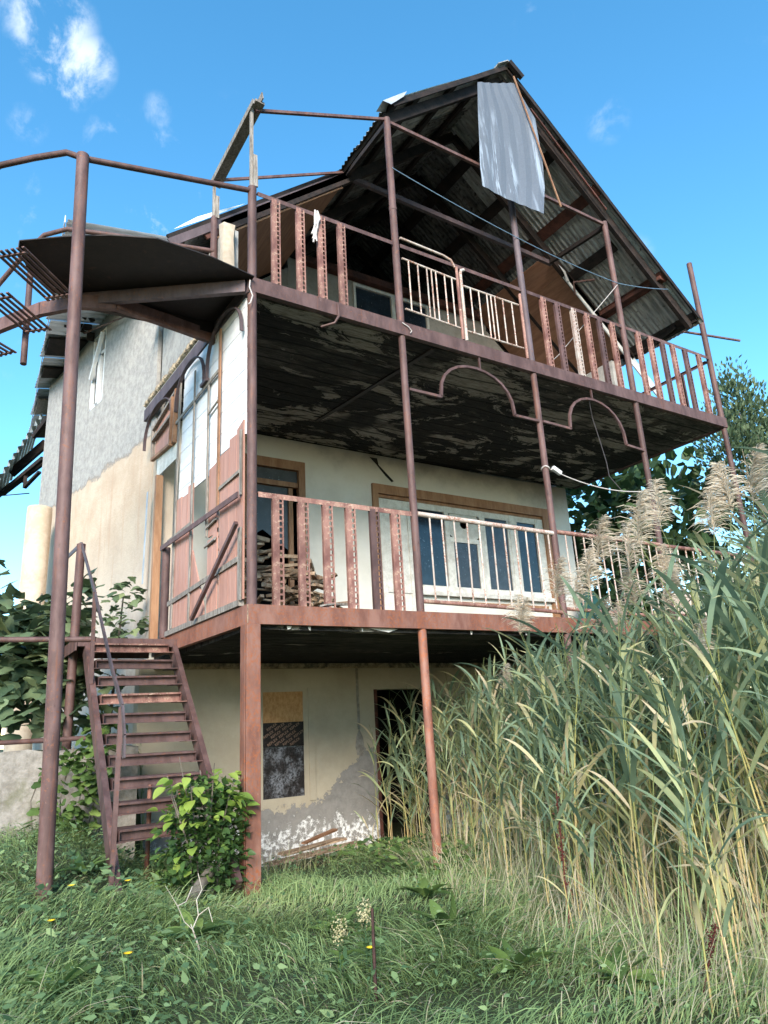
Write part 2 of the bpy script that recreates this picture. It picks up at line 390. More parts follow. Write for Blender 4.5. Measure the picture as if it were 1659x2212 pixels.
M['far_leaf'] = leaf_mat('far_leaf', [(0.0, (0.015, 0.035, 0.016)), (0.5, (0.055, 0.105, 0.042)), (0.85, (0.11, 0.17, 0.065)), (1.0, (0.2, 0.25, 0.09))], 0.3, 0.45, 0.0)
M['conifer'] = leaf_mat('conifer_leaf', [(0.0, (0.03, 0.055, 0.028)), (0.5, (0.085, 0.13, 0.065)), (1.0, (0.19, 0.24, 0.12))], 0.25, 0.6, 0.0)
M['bark'] = plain('grey_bark', (0.10, 0.085, 0.07), (0.22, 0.19, 0.16), 12, 0.95, 0.8, (1, 1, 0.3))
M['twig'] = plain('dry_pale_twig', (0.36, 0.31, 0.25), (0.54, 0.49, 0.42), 12, 0.9, 0.3)
M['yellow'] = plain('yellow_petals', (0.75, 0.45, 0.015), (0.85, 0.6, 0.03), 12, 0.7, 0)
M['cream_flower'] = plain('cream_seed_head', (0.26, 0.25, 0.12), (0.44, 0.39, 0.24), 40, 0.9, 0)
M['dock_red'] = plain('dark_red_seed_spike', (0.06, 0.014, 0.012), (0.13, 0.035, 0.028), 30, 0.9, 0.2)
def ground_mat():
    t = NT('grassy_soil', 0.98); n1 = t.noise(1.6, 7, 0.7); n2 = t.noise(22, 6, 0.7)
    col = t.mix(t.rng(n1, 0.35, 0.65), (0.035, 0.055, 0.024), (0.06, 0.075, 0.033))
    col = t.mix(t.rng(n2, 0.55, 0.75), col, (0.085, 0.07, 0.045))
    t.color(col); t.bump(n2, 0.8, 0.03); return t.m
M['ground'] = ground_mat()
M['stake'] = plain('dark_stake', (0.03, 0.015, 0.013), (0.07, 0.03, 0.025), 20, 0.7, 0.3)

# ------------------------------------------------------------------ object helpers
def wm(o):
    p = Matrix.Identity(4) if o.parent is None else wm(o.parent) @ o.matrix_parent_inverse
    return p @ o.matrix_basis
def attach(o, parent):
    if parent is not None:
        o.parent = parent
        o.matrix_parent_inverse = wm(parent).inverted()
def thing(name, label, cat, loc=(0, 0, 0), group=None):
    o = bpy.data.objects.new(name, None)
    o.empty_display_size = 0.2
    COL.objects.link(o); o.location = loc
    return tag(o, label, cat, group)
def tag(o, label=None, cat=None, group=None, kind=None):
    if label: o['label'] = label
    if cat: o['category'] = cat
    if group: o['group'] = group
    if kind: o['kind'] = kind
    return o
def place(mesh, name, parent=None, mat=None):
    o = bpy.data.objects.new(name, mesh); COL.objects.link(o)
    if mat is not None: o.matrix_basis = mat
    attach(o, parent)
    return o
def frame(loc, x, z):
    z = Vector(z).normalized(); x = Vector(x); x = (x - z*x.dot(z)).normalized(); y = z.cross(x)
    m_ = Matrix((x, y, z)).transposed().to_4x4(); m_.translation = Vector(loc); return m_
class MB:
    def __init__(s): s.v = []; s.f = []; s.t = []
    def add(s, vs, fs, tint=None):
        o = len(s.v); s.v += [tuple(v) for v in vs]; s.f += [tuple(i+o for i in f) for f in fs]
        if tint is not None: s.t += [tint]*len(vs) if isinstance(tint, (int, float)) else list(tint)
        return s
    def box(s, a, b):
        (x0, y0, z0), (x1, y1, z1) = a, b
        return s.add([(x0,y0,z0),(x1,y0,z0),(x1,y1,z0),(x0,y1,z0),(x0,y0,z1),(x1,y0,z1),(x1,y1,z1),(x0,y1,z1)],
              [(0,3,2,1),(4,5,6,7),(0,1,5,4),(1,2,6,5),(2,3,7,6),(3,0,4,7)])
    def bar(s, p, q, w, h, upv=(0, 0, 1), taper=1.0):
        p = Vector(p); q = Vector(q); d = (q-p).normalized(); u = Vector(upv)
        if abs(d.dot(u)) > 0.98: u = Vector((0, 1, 0))
        sd = d.cross(u).normalized(); u = sd.cross(d)
        vs = []
        for e, k in ((p, 1), (q, taper)):
            for a, b in ((-1,-1),(1,-1),(1,1),(-1,1)): vs.append(e + sd*(a*w/2*k) + u*(b*h/2*k))
        return s.add(vs, [(3,2,1,0),(4,5,6,7),(0,1,5,4),(1,2,6,5),(2,3,7,6),(3,0,4,7)])
    def tube(s, pts, r, n=10, tint=None):
        pts = [Vector(p) for p in pts]; k = len(pts)
        rr = r if isinstance(r, (list, tuple)) else [r]*k
        d0 = (pts[1]-pts[0]).normalized()
        a = Vector((0,0,1)) if abs(d0.z) < 0.9 else Vector((1,0,0))
        vs = []
        x = d0.cross(a).normalized()
        for i, p in enumerate(pts):
            d = (pts[min(i+1,k-1)]-pts[max(i-1,0)]).normalized()
            x = (x - d*x.dot(d)).normalized(); y = d.cross(x)
            for j in range(n):
                t = 2*math.pi*j/n; vs.append(p + (x*math.cos(t)+y*math.sin(t))*rr[i])
        fs = [(i*n+j, i*n+(j+1)%n, (i+1)*n+(j+1)%n, (i+1)*n+j) for i in range(k-1) for j in range(n)]
        fs += [tuple(range(n))[::-1], tuple(range((k-1)*n, k*n))]
        tv = None if tint is None else ([tint]*len(vs) if isinstance(tint, (int, float)) else [tint[i] for i in range(k) for j in range(n)])
        return s.add(vs, fs, tv)
    def prism(s, pts, ext):
        e = Vector(ext); a = [Vector(p) for p in pts]; n = len(a)
        return s.add(a + [p+e for p in a], [tuple(range(n))[::-1], tuple(range(n, 2*n))] + [(i, (i+1)%n, (i+1)%n+n, i+n) for i in range(n)])
    def strip(s, pts, w, side, tint=None, fold=0.0, nrm=(0,0,1)):   # leaf ribbon: points, widths, side vector
        vs = []; tv = []
        side = Vector(side)
        for i, (p, ww) in enumerate(zip(pts, w)):
            p = Vector(p)
            vs += [p - side*ww/2 + Vector(nrm)*fold*ww, p, p + side*ww/2 + Vector(nrm)*fold*ww]
            tt = tint[i] if isinstance(tint, (list, tuple)) else tint
            tv += [tt]*3
        fs = []
        for i in range(len(pts)-1):
            a = i*3; fs += [(a, a+1, a+4, a+3), (a+1, a+2, a+5, a+4)]
        return s.add(vs, fs, tv if tint is not None else None)
    def mesh(s, name, mat, smooth=False):
        me = bpy.data.meshes.new(name); me.from_pydata(s.v, [], s.f)
        if s.t and len(s.t) == len(s.v):
            a = me.attributes.new('tint', 'FLOAT', 'POINT'); a.data.foreach_set('value', s.t)
        if mat: me.materials.append(mat if not isinstance(mat, str) else M[mat])
        if smooth:
            me.polygons.foreach_set('use_smooth', [True]*len(me.polygons))
            try: me.set_sharp_from_angle(angle=R(45))
            except Exception: pass
        me.update(); return me
    def build(s, name, mat, parent=None, smooth=False, m_=None, bevel=0):
        o = place(s.mesh(name, mat, smooth), name, parent, m_)
        if bevel:
            md = o.modifiers.new('bevel', 'BEVEL'); md.width = bevel; md.segments = 2; md.limit_method = 'ANGLE'
        return o
def part(name, mat, parent, fn, smooth=False, bevel=0):
    b = MB(); fn(b); return b.build(name, mat, parent, smooth, None, bevel)
def bar(name, mat, parent, p, q, w, h, up=(0,0,1), bevel=0):
    return MB().bar(p, q, w, h, up).build(name, mat, parent, False, None, bevel)
def tube(name, mat, parent, pts, r, n=12):
    return MB().tube(pts, r, n).build(name, mat, parent, True)
def fast_mesh(name, V, F, tint, mat):
    me = bpy.data.meshes.new(name)
    V = np.asarray(V, np.float32); nv = len(V)
    me.vertices.add(nv); me.vertices.foreach_set('co', V.ravel())
    loops = np.concatenate([f.ravel() for f in F]).astype(np.int32)
    tot = np.concatenate([np.full(len(f), f.shape[1], np.int32) for f in F])
    st = np.concatenate([[0], np.cumsum(tot)[:-1]]).astype(np.int32)
    me.loops.add(len(loops)); me.loops.foreach_set('vertex_index', loops)
    me.polygons.add(len(tot)); me.polygons.foreach_set('loop_start', st)
    try: me.polygons.foreach_set('loop_total', tot)
    except Exception: pass
    if tint is not None:
        a = me.attributes.new('tint', 'FLOAT', 'POINT'); a.data.foreach_set('value', np.asarray(tint, np.float32))
    me.materials.append(M[mat]); me.update(calc_edges=True); me.validate(); return me
def ss(x, a, b):
    t = np.clip((np.asarray(x, float)-a)/(b-a), 0, 1); return t*t*(3-2*t)

# ------------------------------------------------------------------ ground
def gz(x, y):
    x = np.asarray(x, float); y = np.asarray(y, float)
    z = -0.20 + 0.0*x
    z = z + 0.40*ss(-x, 0.15, 1.15)*ss(y, -2.0, 0.9)
    z = z - 0.24*ss(y, 0.5, 2.2)*ss(x, 0.0, 0.9)
    z = z - 0.12*ss(-y, 2.2, 5.0)
    z = z + 0.025*np.sin(x*2.7+1.0)*np.cos(y*2.3)
    terr = ss(-x, 0.22, 0.30)*ss(y, 2.02, 2.10)
    z = z*(1-terr) + 0.88*terr
    return z
gx = np.concatenate([[-300, -120, -50, -20, -10], np.arange(-6, 8.01, 0.12), [12, 20, 50, 120, 300]])
gy = np.concatenate([[-300, -120, -50, -20, -10], np.arange(-6.5, 5.01, 0.08), [7, 10, 20, 50, 120, 300]])
GX, GY = np.meshgrid(gx, gy)
GV = np.stack([GX.ravel(), GY.ravel(), gz(GX, GY).ravel()], 1)
nx_ = len(gx); ii, jj = np.meshgrid(np.arange(nx_-1), np.arange(len(gy)-1))
a_ = (jj*nx_+ii).ravel()
GF = np.stack([a_, a_+1, a_+nx_+1, a_+nx_], 1)
tag(place(fast_mesh('ground', GV, [GF], None, 'ground'), 'ground'), kind='structure')

# ------------------------------------------------------------------ house
SK = -0.046
Z1, Z2 = 1.922, 4.922
PX = [0.0, 1.626, 3.461, 5.256, 7.172]
house = thing('house', 'burnt three storey house with rusty steel balconies and torn corrugated gable roof', 'house', (3.5, 4.5, 0))
def wall(name, mat, o, d, length, z0, z1, th, openings, parent=house):
    """upright wall from o along unit-ish d; thickness to the left of d (inward); openings (s0,s1,z0,z1)"""
    d = Vector((d[0], d[1], 0)).normalized(); n = Vector((-d.y, d.x, 0)); o = Vector((o[0], o[1], 0))
    S = sorted({0, length, *[q for w in openings for q in w[:2]]}); Zs = sorted({z0, z1, *[q for w in openings for q in w[2:]]})
    fill = lambda i, j: 0 <= i < len(S)-1 and 0 <= j < len(Zs)-1 and not any(w[0] <= (S[i]+S[i+1])/2 <= w[1] and w[2] <= (Zs[j]+Zs[j+1])/2 <= w[3] for w in openings)
    b = MB(); P = lambda s, t, z: o + d*s + n*t + Vector((0, 0, z))
    for i in range(len(S)-1):
        for j in range(len(Zs)-1):
            if not fill(i, j): continue
            s0, s1, a0, a1 = S[i], S[i+1], Zs[j], Zs[j+1]
            q = lambda *p: b.add([P(*k) for k in p], [(0, 1, 2, 3)])
            q((s0,0,a0),(s1,0,a0),(s1,0,a1),(s0,0,a1)); q((s1,th,a0),(s0,th,a0),(s0,th,a1),(s1,th,a1))
            if not fill(i-1, j): q((s0,th,a0),(s0,0,a0),(s0,0,a1),(s0,th,a1))
            if not fill(i+1, j): q((s1,0,a0),(s1,th,a0),(s1,th,a1),(s1,0,a1))
            if not fill(i, j-1): q((s0,0,a0),(s0,th,a0),(s1,th,a0),(s1,0,a0))
            if not fill(i, j+1): q((s0,0,a1),(s1,0,a1),(s1,th,a1),(s0,th,a1))
    return b.build(name, mat, parent)
def tagl(o, l): o['label'] = l; return o
# wall runs (openings in wall coordinates)
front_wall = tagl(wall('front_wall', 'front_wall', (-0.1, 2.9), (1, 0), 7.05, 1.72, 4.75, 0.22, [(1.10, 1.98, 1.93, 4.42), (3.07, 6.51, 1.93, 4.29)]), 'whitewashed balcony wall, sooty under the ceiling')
basement = tagl(wall('basement_wall', 'basement', (-0.2, 2.75), (1, 0), 7.1, -0.8, 1.73, 0.2, [(1.42, 1.94, 0.22, 1.40), (2.94, 3.95, -0.8, 1.40)]), 'cream basement wall with bare grey render and white salt')
side_wall = tagl(wall('side_wall', 'side_wall', (-0.915, 7.3), (0.19, -1), 4.38, 0.2, 7.22, 0.22, [(2.02, 2.55, 5.74, 7.0)]), 'left wall, grey render above and cream paint below')
right_wall = wall('right_wall', 'side_wall', (6.95, 3.1), (0, 1), 5.0, -0.8, 6.4, 0.2, [])
upper_wall = tagl(wall('upper_front_wall', 'upper_wall', (1.70, 2.9), (1, 0), 3.8, Z2, 7.70, 0.15, [(1.12, 2.52, 5.95, 7.58)]), 'dim recessed wall of the top floor')
part('upper_wall_wing', 'upper_wall', house, lambda b: b.prism([(0.02, 2.905, Z2), (1.70, 2.905, Z2), (1.70, 2.905, 7.52), (0.02, 2.905, 6.12)], (0, 0.145, 0)))
part('upper_wall_wing', 'upper_wall', house, lambda b: b.prism([(5.50, 2.905, Z2), (6.92, 2.905, Z2), (6.92, 2.905, 6.30), (5.50, 2.905, 7.50)], (0, 0.145, 0)))
knee_l = wall('knee_wall', 'side_wall', (0.55*SK*0-0.07, 2.88), (0.02, -1), 2.2, Z2+0.05, 5.98, 0.14, [])
knee_r = wall('knee_wall', 'side_wall', (6.72, 1.25), (0.0, 1), 1.7, Z2, 6.35, 0.14, [])
# gable slopes on top of knee wall and end of knee wall: broken lump
def lump(b, c, s, seed):
    r = random.Random(seed); vs = []
    for k in range(7):
        zz = k/6
        for j in range(8):
            t = 2*math.pi*j/8; q = 1 + r.uniform(-0.18, 0.18)
            vs.append((c[0]+math.cos(t)*s[0]*q, c[1]+math.sin(t)*s[1]*q, c[2]+s[2]*zz*(1+r.uniform(-.02,.02)) ))
    fs = [(k*8+j, k*8+(j+1)%8, (k+1)*8+(j+1)%8, (k+1)*8+j) for k in range(6) for j in range(8)] + [tuple(range(48, 56))]
    b.add(vs, fs)
part('wall_stub', 'pillar', house, lambda b: lump(b, (-0.03, 0.62, Z2-0.02), (0.075, 0.08, 1.03), 3), True)
part('wall_pier', 'side_wall', house, lambda b: b.prism([(-0.10, 2.46, 1.9), (-0.12, 2.895, 1.9), (-0.12, 2.895, 4.74), (-0.10, 2.46, 4.05), (-0.10, 2.46, 3.9)], (0.12, 0, 0)))
# recessed joint in the side wall: a raised plaster strip either side
part('corner_joint', 'side_wall', house, lambda b: b.prism([(-0.118, 2.93, 1.9), (-0.135, 3.02, 1.9), (-0.135, 3.02, 6.9), (-0.118, 2.93, 6.9)], (0.05, 0.008, 0)))
# broken slab edge rubble above the side beam
def rub(b):
    r = random.Random(5); n = 120; rows = []
    for i in range(n+1):
        y = 0.82 + 2.25*i/n
        h = 0.05 + 0.05*abs(math.sin(i*0.21)) + r.uniform(-.02, .03); o_ = 0.012+r.uniform(0, .022)
        rows.append([(SK*y-0.057, y, Z2-0.004), (SK*y-0.060-o_, y, Z2+0.02+r.uniform(-.01, .01)), (SK*y-0.060-o_*r.uniform(.4, 1.2), y, Z2+h*0.6), (SK*y-0.062, y, Z2+h), (SK*y-0.03, y, Z2+h)])
    b.add([p for q in rows for p in q], [(i*5+k, i*5+k+1, i*5+k+6, i*5+k+5) for i in range(n) for k in range(4)])
tagl(part('broken_plaster_edge', 'rubble', house, rub), 'crumbling straw coloured plaster along the slab edge')
# slabs with uneven undersides
def slab(b, x0, x1, y0, y1, z0, z1, amp, seed):
    nx, ny = 90, 40; r = np.random.default_rng(seed)
    X = np.linspace(x0, x1, nx+1); Y = np.linspace(y0, y1, ny+1)
    vs = []
    for j in range(ny+1):
        for i in range(nx+1):
            e = 0 if i in (0, nx) or j in (0, ny) else amp*(math.sin(Y[j]*31+math.sin(X[i]*1.7))*0.5 + r.uniform(-1, 1)*0.5)
            vs.append((X[i], Y[j], z0+e))
    w = nx+1
    b.add(vs, [(j*w+i, (j+1)*w+i, (j+1)*w+i+1, j*w+i+1) for j in range(ny) for i in range(nx)])
    b.add([(x0,y0,z0),(x1,y0,z0),(x1,y1,z0),(x0,y1,z0),(x0,y0,z1),(x1,y0,z1),(x1,y1,z1),(x0,y1,z1)], [(4,5,6,7),(0,1,5,4),(1,2,6,5),(2,3,7,6),(3,0,4,7)])
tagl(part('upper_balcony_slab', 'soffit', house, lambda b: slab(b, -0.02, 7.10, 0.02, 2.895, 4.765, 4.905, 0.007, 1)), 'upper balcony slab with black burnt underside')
tagl(part('lower_balcony_slab', 'soffit_low', house, lambda b: slab(b, -0.02, 7.10, 0.02, 2.895, 1.735, 1.90, 0.008, 2)), 'lower balcony slab with dark underside')
part('soffit_seam', 'dark_steel', house, lambda b: b.bar((2.05, 0.05, 4.755), (1.75, 2.2, 4.755), 0.05, 0.02))
part('ceiling_edge', 'rubble', house, lambda b: b.bar((-0.05, 2.72, 1.70), (7.0, 2.72, 1.70), 0.05, 0.06))
def hpart(b):
    for k in range(6):
        x = [0.32, 0.50, 1.0, 1.22, 2.2, 2.9][k]; w = random.uniform(.015,.05) if k != 3 else 0.16
        b.add([(x-w,0.0,1.765),(x+w,0.01,1.765),(x+w*.3,0.0,1.765-random.uniform(.02,.05)),(x-w*.6,0.0,1.765-random.uniform(.01,.04))], [(0,1,2,3)])
part('hanging_plaster_flakes', 'paint_white', house, hpart)
# dark room behind openings, its unlit depth painted near-black
def dark_room(b, x0, x1, y0, y1, z0, z1):
    b.add([(x0,y0,z0),(x1,y0,z0),(x1,y1,z0),(x0,y1,z0),(x0,y0,z1),(x1,y0,z1),(x1,y1,z1),(x0,y1,z1)], [(0,1,2,3),(7,6,5,4),(2,1,5,6),(3,2,6,7),(0,3,7,4)])
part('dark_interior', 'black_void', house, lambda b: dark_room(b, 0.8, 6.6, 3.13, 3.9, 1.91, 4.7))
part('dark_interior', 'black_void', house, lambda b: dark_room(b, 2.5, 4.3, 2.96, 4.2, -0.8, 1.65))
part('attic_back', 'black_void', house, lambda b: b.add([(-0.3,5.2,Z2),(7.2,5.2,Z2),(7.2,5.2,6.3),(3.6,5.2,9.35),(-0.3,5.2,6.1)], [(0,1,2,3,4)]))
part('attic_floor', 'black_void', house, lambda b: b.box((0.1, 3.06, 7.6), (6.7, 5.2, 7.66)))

# channel beams
def channel(name, mat, p, q, h, dep, out, lab=None):
    """steel channel, web facing 'out' """
    p = Vector(p); q = Vector(q); o = Vector(out)
    b = MB(); z = Vector((0, 0, 1)); tk = 0.008
    b.bar(p - z*h/2 - o*tk/2, q - z*h/2 - o*tk/2, tk, h)
    b.bar(p - z*tk/2 - o*(dep/2+tk), q - z*tk/2 - o*(dep/2+tk), dep, tk)
    b.bar(p - z*(h-tk/2) - o*(dep/2+tk), q - z*(h-tk/2) - o*(dep/2+tk), dep, tk)
    o_ = b.build(name, mat, house)
    if lab: tagl(o_, lab)
    return o_
channel('edge_beam', 'rust', (-0.05, -0.045, Z2), (7.21, -0.045, Z2), 0.15, 0.05, (0, -1, 0), 'brown upper balcony edge beam along the front')
channel('edge_beam', 'rust_orange', (-0.05, -0.045, Z1), (7.21, -0.045, Z1), 0.155, 0.05, (0, -1, 0), 'orange brown lower balcony edge beam along the front')
sd = Vector((SK, 1, 0)).normalized(); so = Vector((-1, SK, 0)).normalized()
channel('edge_beam', 'purple_steel', Vector((-0.055, -0.03, Z2-0.01)), Vector((-0.055, 0, Z2-0.01)) + sd*3.15, 0.15, 0.05, so)
channel('edge_beam', 'rust_orange', Vector((-0.055, -0.03, Z1)), Vector((-0.055, 0, Z1)) + sd*2.42, 0.155, 0.05, so, 'orange brown beam under the plank screen')
channel('edge_beam', 'rust', (7.215, -0.04, Z2), (7.215, 2.9, Z2), 0.15, 0.05, (1, 0, 0))
channel('edge_beam', 'rust', (7.215, -0.04, Z1), (7.215, 2.9, Z1), 0.15, 0.05, (1, 0, 0))
# corner packing between the two lower beams
part('corner_packing', 'rubble', house, lambda b: b.box((-0.052, -0.042, Z1-0.15), (0.0, 0.0, Z1-0.005)))
# posts
tagl(part('corner_column', 'rust_orange', house, lambda b: (b.bar((-0.012, 0, -0.5), (-0.012, 0, Z1-0.158), 0.115, 0.125, (0, 1, 0)), b.bar((-0.075, 0.0, -0.5), (-0.075, 0.0, Z1-0.159), 0.008, 0.10, (0, 1, 0))), False, 0.006), 'thick square orange rusty column at the corner')
for i in (1, 2, 3, 4):
    tube('column', M['rust_orange'] if i == 1 else M['rust'], house, [(PX[i], 0, -0.6), (PX[i], 0, Z1-0.157)], 0.04, 14)
tube('post', M['rust'], house, [(-0.005, -0.004, Z1-0.01), (-0.005, -0.004, Z2-0.152)], 0.042, 14)
for i in (1, 2, 3, 4):
    tube('post', M['rust'], house, [(PX[i], 0, Z1), (PX[i], 0, Z2-0.152)], 0.037, 14)
tube('post', M['rust'], house, [(-0.005, -0.004, Z2), (-0.005, -0.004, 5.945)], 0.042, 14)
for i, z in ((1, 7.6), (2, 7.5), (3, 7.58), (4, 7.55)):
    p = tube('post', M['rust'] if i != 2 else M['purple_steel'], house, [(PX[i], 0, Z2), (PX[i], 0, z)], 0.04, 14)
    if i in (1, 3):
        part('weld_collar', 'rust', p, lambda b: b.tube([(PX[i], 0, 6.33), (PX[i], 0, 6.37)], 0.0435, 14), True)
tube('post', M['rust'], house, [(-0.075, 0.9, Z2), (-0.075, 0.9, 6.24)], 0.036, 12)

# railings --------------------------------------------------------
def baluster_mesh(h, mat):
    b = MB(); w = 0.052
    b.box((-0.042, -0.012, 0), (-0.042+w, -0.008, h))
    b.box((-0.042, -0.008, 0), (-0.038, 0.022, h))
    b.box((0.033, -0.012, 0), (0.045, -0.006, h))
    b.box((0.041, -0.006, 0), (0.045, 0.022, h))
    k = 0.03
    while k < h-0.03:
        b.box((0.0102, -0.0115, k), (0.0328, -0.0085, k+0.016)); k += 0.052
    return b.mesh('baluster', mat)
bal_hi = [baluster_mesh(0.965, m_) for m_ in ('rust', 'rust_peel')]
bal_lo = [baluster_mesh(0.925, m_) for m_ in ('rust', 'rust_peel')]
def rail_run(p, q, kind, mat='rust'):
    if kind == 'angle':
        b = MB(); b.bar(Vector(p)-Vector((0,0,.003)), Vector(q)-Vector((0,0,.003)), 0.045, 0.006)
        b.bar(Vector(p)+Vector((0,-0.02,-.026)), Vector(q)+Vector((0,-0.02,-.026)), 0.006, 0.04)
        return b.build('railing', mat, house)
    return MB().tube([p, q], 0.025, 12).build('railing', mat, house, True)
g0 = 0.045
top_rails = {}
zt = Z2+0.985
r_ = rail_run((g0, 0, zt), (PX[1]-g0, 0, zt), 'angle'); tagl(r_, 'upper railing bay at the left corner')
for k, x in enumerate((0.23, 0.49, 0.72, 0.95)):
    place(bal_hi[1], 'baluster', r_, Matrix.Translation((x, -0.012, Z2+0.002)))
r_ = rail_run((PX[2]+g0, 0, zt), (PX[3]-g0, 0, zt), 'angle')
for k, x in enumerate((3.77, 4.01, 4.30, 4.54, 4.78, 5.02)):
    o = place(bal_hi[[1, 0, 1, 1, 0, 1][k]], 'baluster', r_, Matrix.Translation((x, -0.012, Z2+0.002)))
glare_bal = baluster_mesh(0.965, 'rust_white')  # pale colour stands in for the bright glare on this one baluster
o.parent.children[2].data = glare_bal if False else o.parent.children[2].data
r_.children[2].data = glare_bal; tagl(r_.children[2], 'baluster with its white glare painted in as pale colour')
r_ = rail_run((PX[3]+g0, 0, zt), (PX[4]-g0, 0, zt), 'angle')
for k, x in enumerate((5.54, 5.80, 6.06, 6.29, 6.57, 6.89)):
    place(bal_hi[[1, 1, 0, 1, 0, 1][k]], 'baluster', r_, Matrix.Translation((x, -0.012, Z2+0.002)))
r_ = rail_run((7.18, 0.06, zt-0.02), (7.18, 2.85, zt-0.02), 'angle')
for y in (0.5, 0.9, 1.3, 1.7, 2.1, 2.5):
    place(bal_hi[0], 'baluster', r_, Matrix.Translation((7.18, y, Z2+0.002)) @ Matrix.Rotation(R(90), 4, 'Z') @ Matrix.Diagonal((1, 1, 0.975, 1)))
# upper bay with two bed-frame grilles
r_ = rail_run((PX[1]+g0, 0, zt), (PX[2]-g0, 0, zt), 'angle'); tagl(r_, 'upper railing bay closed with two old bed grilles')
def grille(x0, x1, z0, z1, rods, slope):
    b = MB(); r0 = 0.011
    for zz in (z0, z1): MB().tube([(x0, -0.03, zz), (x1, -0.03, zz+slope)], r0, 8).build('grille_bar', 'rust_white', r_, True)
    for x in rods:
        e = slope*(x-x0)/(x1-x0)
        MB().tube([(x, -0.03, z0+e), (x, -0.03, z1+e)], 0.0085, 8).build('grille_rod', 'rust_white', r_, True)
grille(1.68, 2.40, 5.10, 5.72, (1.76, 1.88, 2.0, 2.06, 2.12, 2.24, 2.34), -0.03)
grille(2.50, 3.33, 5.06, 5.64, (2.60, 2.72, 2.84, 2.90, 2.96, 3.08, 3.22), 0.0)
tube('grille_post', M['rust_peel'], r_, [(2.425, -0.03, Z2+0.01), (2.425, -0.03, 5.86)], 0.018)
tube('grille_post', M['rust_white'], r_, [(2.475, -0.03, Z2+0.01), (2.475, -0.03, 5.80), (2.49, -0.03, 5.84), (2.53, -0.03, 5.86)], 0.018)
tube('grille_post', M['rust_peel'], r_, [(3.37, -0.03, Z2+0.01), (3.37, -0.03, 5.80)], 0.018)
tube('bed_head_tube', M['rust_white'], r_, [(1.68, -0.02, 5.985), (2.25, -0.02, 5.965), (2.36, -0.02, 5.94), (2.41, -0.02, 5.86)], 0.014)
# lower railings
zl = Z1+0.95
r_ = rail_run((g0, 0, zl), (PX[1]-g0, 0, zl), 'angle', 'rust_peel'); tagl(r_, 'lower railing bay of perforated uprights')
for k, x in enumerate((0.22, 0.455, 0.69, 0.92, 1.17, 1.40)):
    place(bal_lo[[1, 1, 1, 1, 0, 1][k]], 'baluster', r_, Matrix.Translation((x, -0.012, Z1+0.002)) @ Matrix.Diagonal((1.12, 1, 1, 1)))
for i in (1, 2, 3):
    sag = -0.03 if i == 1 else 0
    r_ = rail_run((PX[i]+0.03, -0.01, zl-0.01), (PX[i+1]-0.03, -0.01, zl+sag), 'pipe', 'rust_white' if i == 1 else 'rust_peel')
    tube('bottom_pipe', M['rust_peel'], r_, [(PX[i]+0.03, -0.012, Z1+0.10), (PX[i]+0.9, -0.012, Z1+0.085), (PX[i+1]-0.04, -0.012, Z1+0.06)], 0.02)
    n_ = 11 if i == 1 else 12
    for k in range(n_):
        x = PX[i] + 0.16 + (PX[i+1]-PX[i]-0.26)*k/(n_-1) + random.uniform(-.012, .012)
        tube('rail_rod', M['rust_white'], r_, [(x+random.uniform(-.01,.01), -0.012, Z1+0.09), (x, -0.012, zl-0.02)], 0.0085, 8)

# decorative front arches
def arch(parent, pts, w, d, name='arch', mat='rust', nrm=(0, -1, 0)):
    b = MB(); n = Vector(nrm)
    P = [Vector(p) for p in pts]
    for a, c in zip(P[:-1], P[1:]):
        dd = (c-a).normalized()
        b.bar(a-dd*0.002, c+dd*0.002, w, d, nrm)
    return b.build(name, mat, parent)
def smooth_arc(p0, pk, p1, n=12, bias=1.0):
    """points of an arc in the plane spanned; p0,p1 feet, pk peak"""
    p0, pk, p1 = map(Vector, (p0, pk, p1)); out = []
    for i in range(n+1):
        t = i/n
        ang = math.pi*(1-t)
        c = (p0+p1)/2
        ax = (p1-p0)/2
        h = pk - (p0+ax*(2*0.5)); h = Vector((0, 0, pk.z-(p0.z+p1.z)/2))
        out.append(c + ax*math.cos(ang) + h*(math.sin(ang)**0.8))
    return out
y_ = -0.02
A1 = [(1.66, y_, 4.17), (2.06, y_, 4.17)] + [tuple(p) for p in smooth_arc((2.06, y_, 4.18), (2.56, y_, 4.62), (3.07, y_, 4.16))] + [(3.43, y_, 4.16)]
A2 = [(3.50, y_, 4.17), (3.94, y_, 4.16)] + [tuple(p) for p in smooth_arc((3.94, y_, 4.17), (4.42, y_, 4.63), (4.91, y_, 4.12))] + [(5.23, y_, 4.10)]
for A, hx in ((A1, 2.63), (A2, 4.40)):
    a = arch(house, A, 0.028, 0.028)
    bar('arch_hanger', 'rust', a, (hx, y_, 4.62), (hx, y_, 4.79), 0.02, 0.02)
# short bent bracket of a lost arch under the first bay
tube('bent_bracket', M['rust'], house, [(0.86, -0.05, 4.9), (0.86, -0.06, 4.76), (0.83, -0.03, 4.69), (0.72, 0.05, 4.66)], 0.014, 8)
# side arches of flat bar
def SP(y, z, out=0.0): return Vector((SK*y-0.05-out, y, z))
for (y0, y1, f0, f1, pk, pw) in ((0.05, 0.90, 4.40, 4.30, 4.80, 0.5), (0.97, 1.82, 4.30, 4.34, 4.74, 0.5), (1.98, 2.97, 4.42, 4.30, 4.71, 0.5)):
    pts = []
    for i in range(17):
        t = i/16; ang = math.pi*t
        yy = (y0+y1)/2 - (y1-y0)/2*math.cos(ang); base = f0+(f1-f0)*t
        pts.append(SP(yy, base + (pk-base)*math.sin(ang)**0.75, 0.03))
    arch(house, pts, 0.012, 0.035, 'side_arch', 'purple_steel', so)
bar('side_arch_seat', 'purple_steel', house, SP(0.86, 4.29, 0.03), SP(1.02, 4.28, 0.03), 0.05, 0.03)

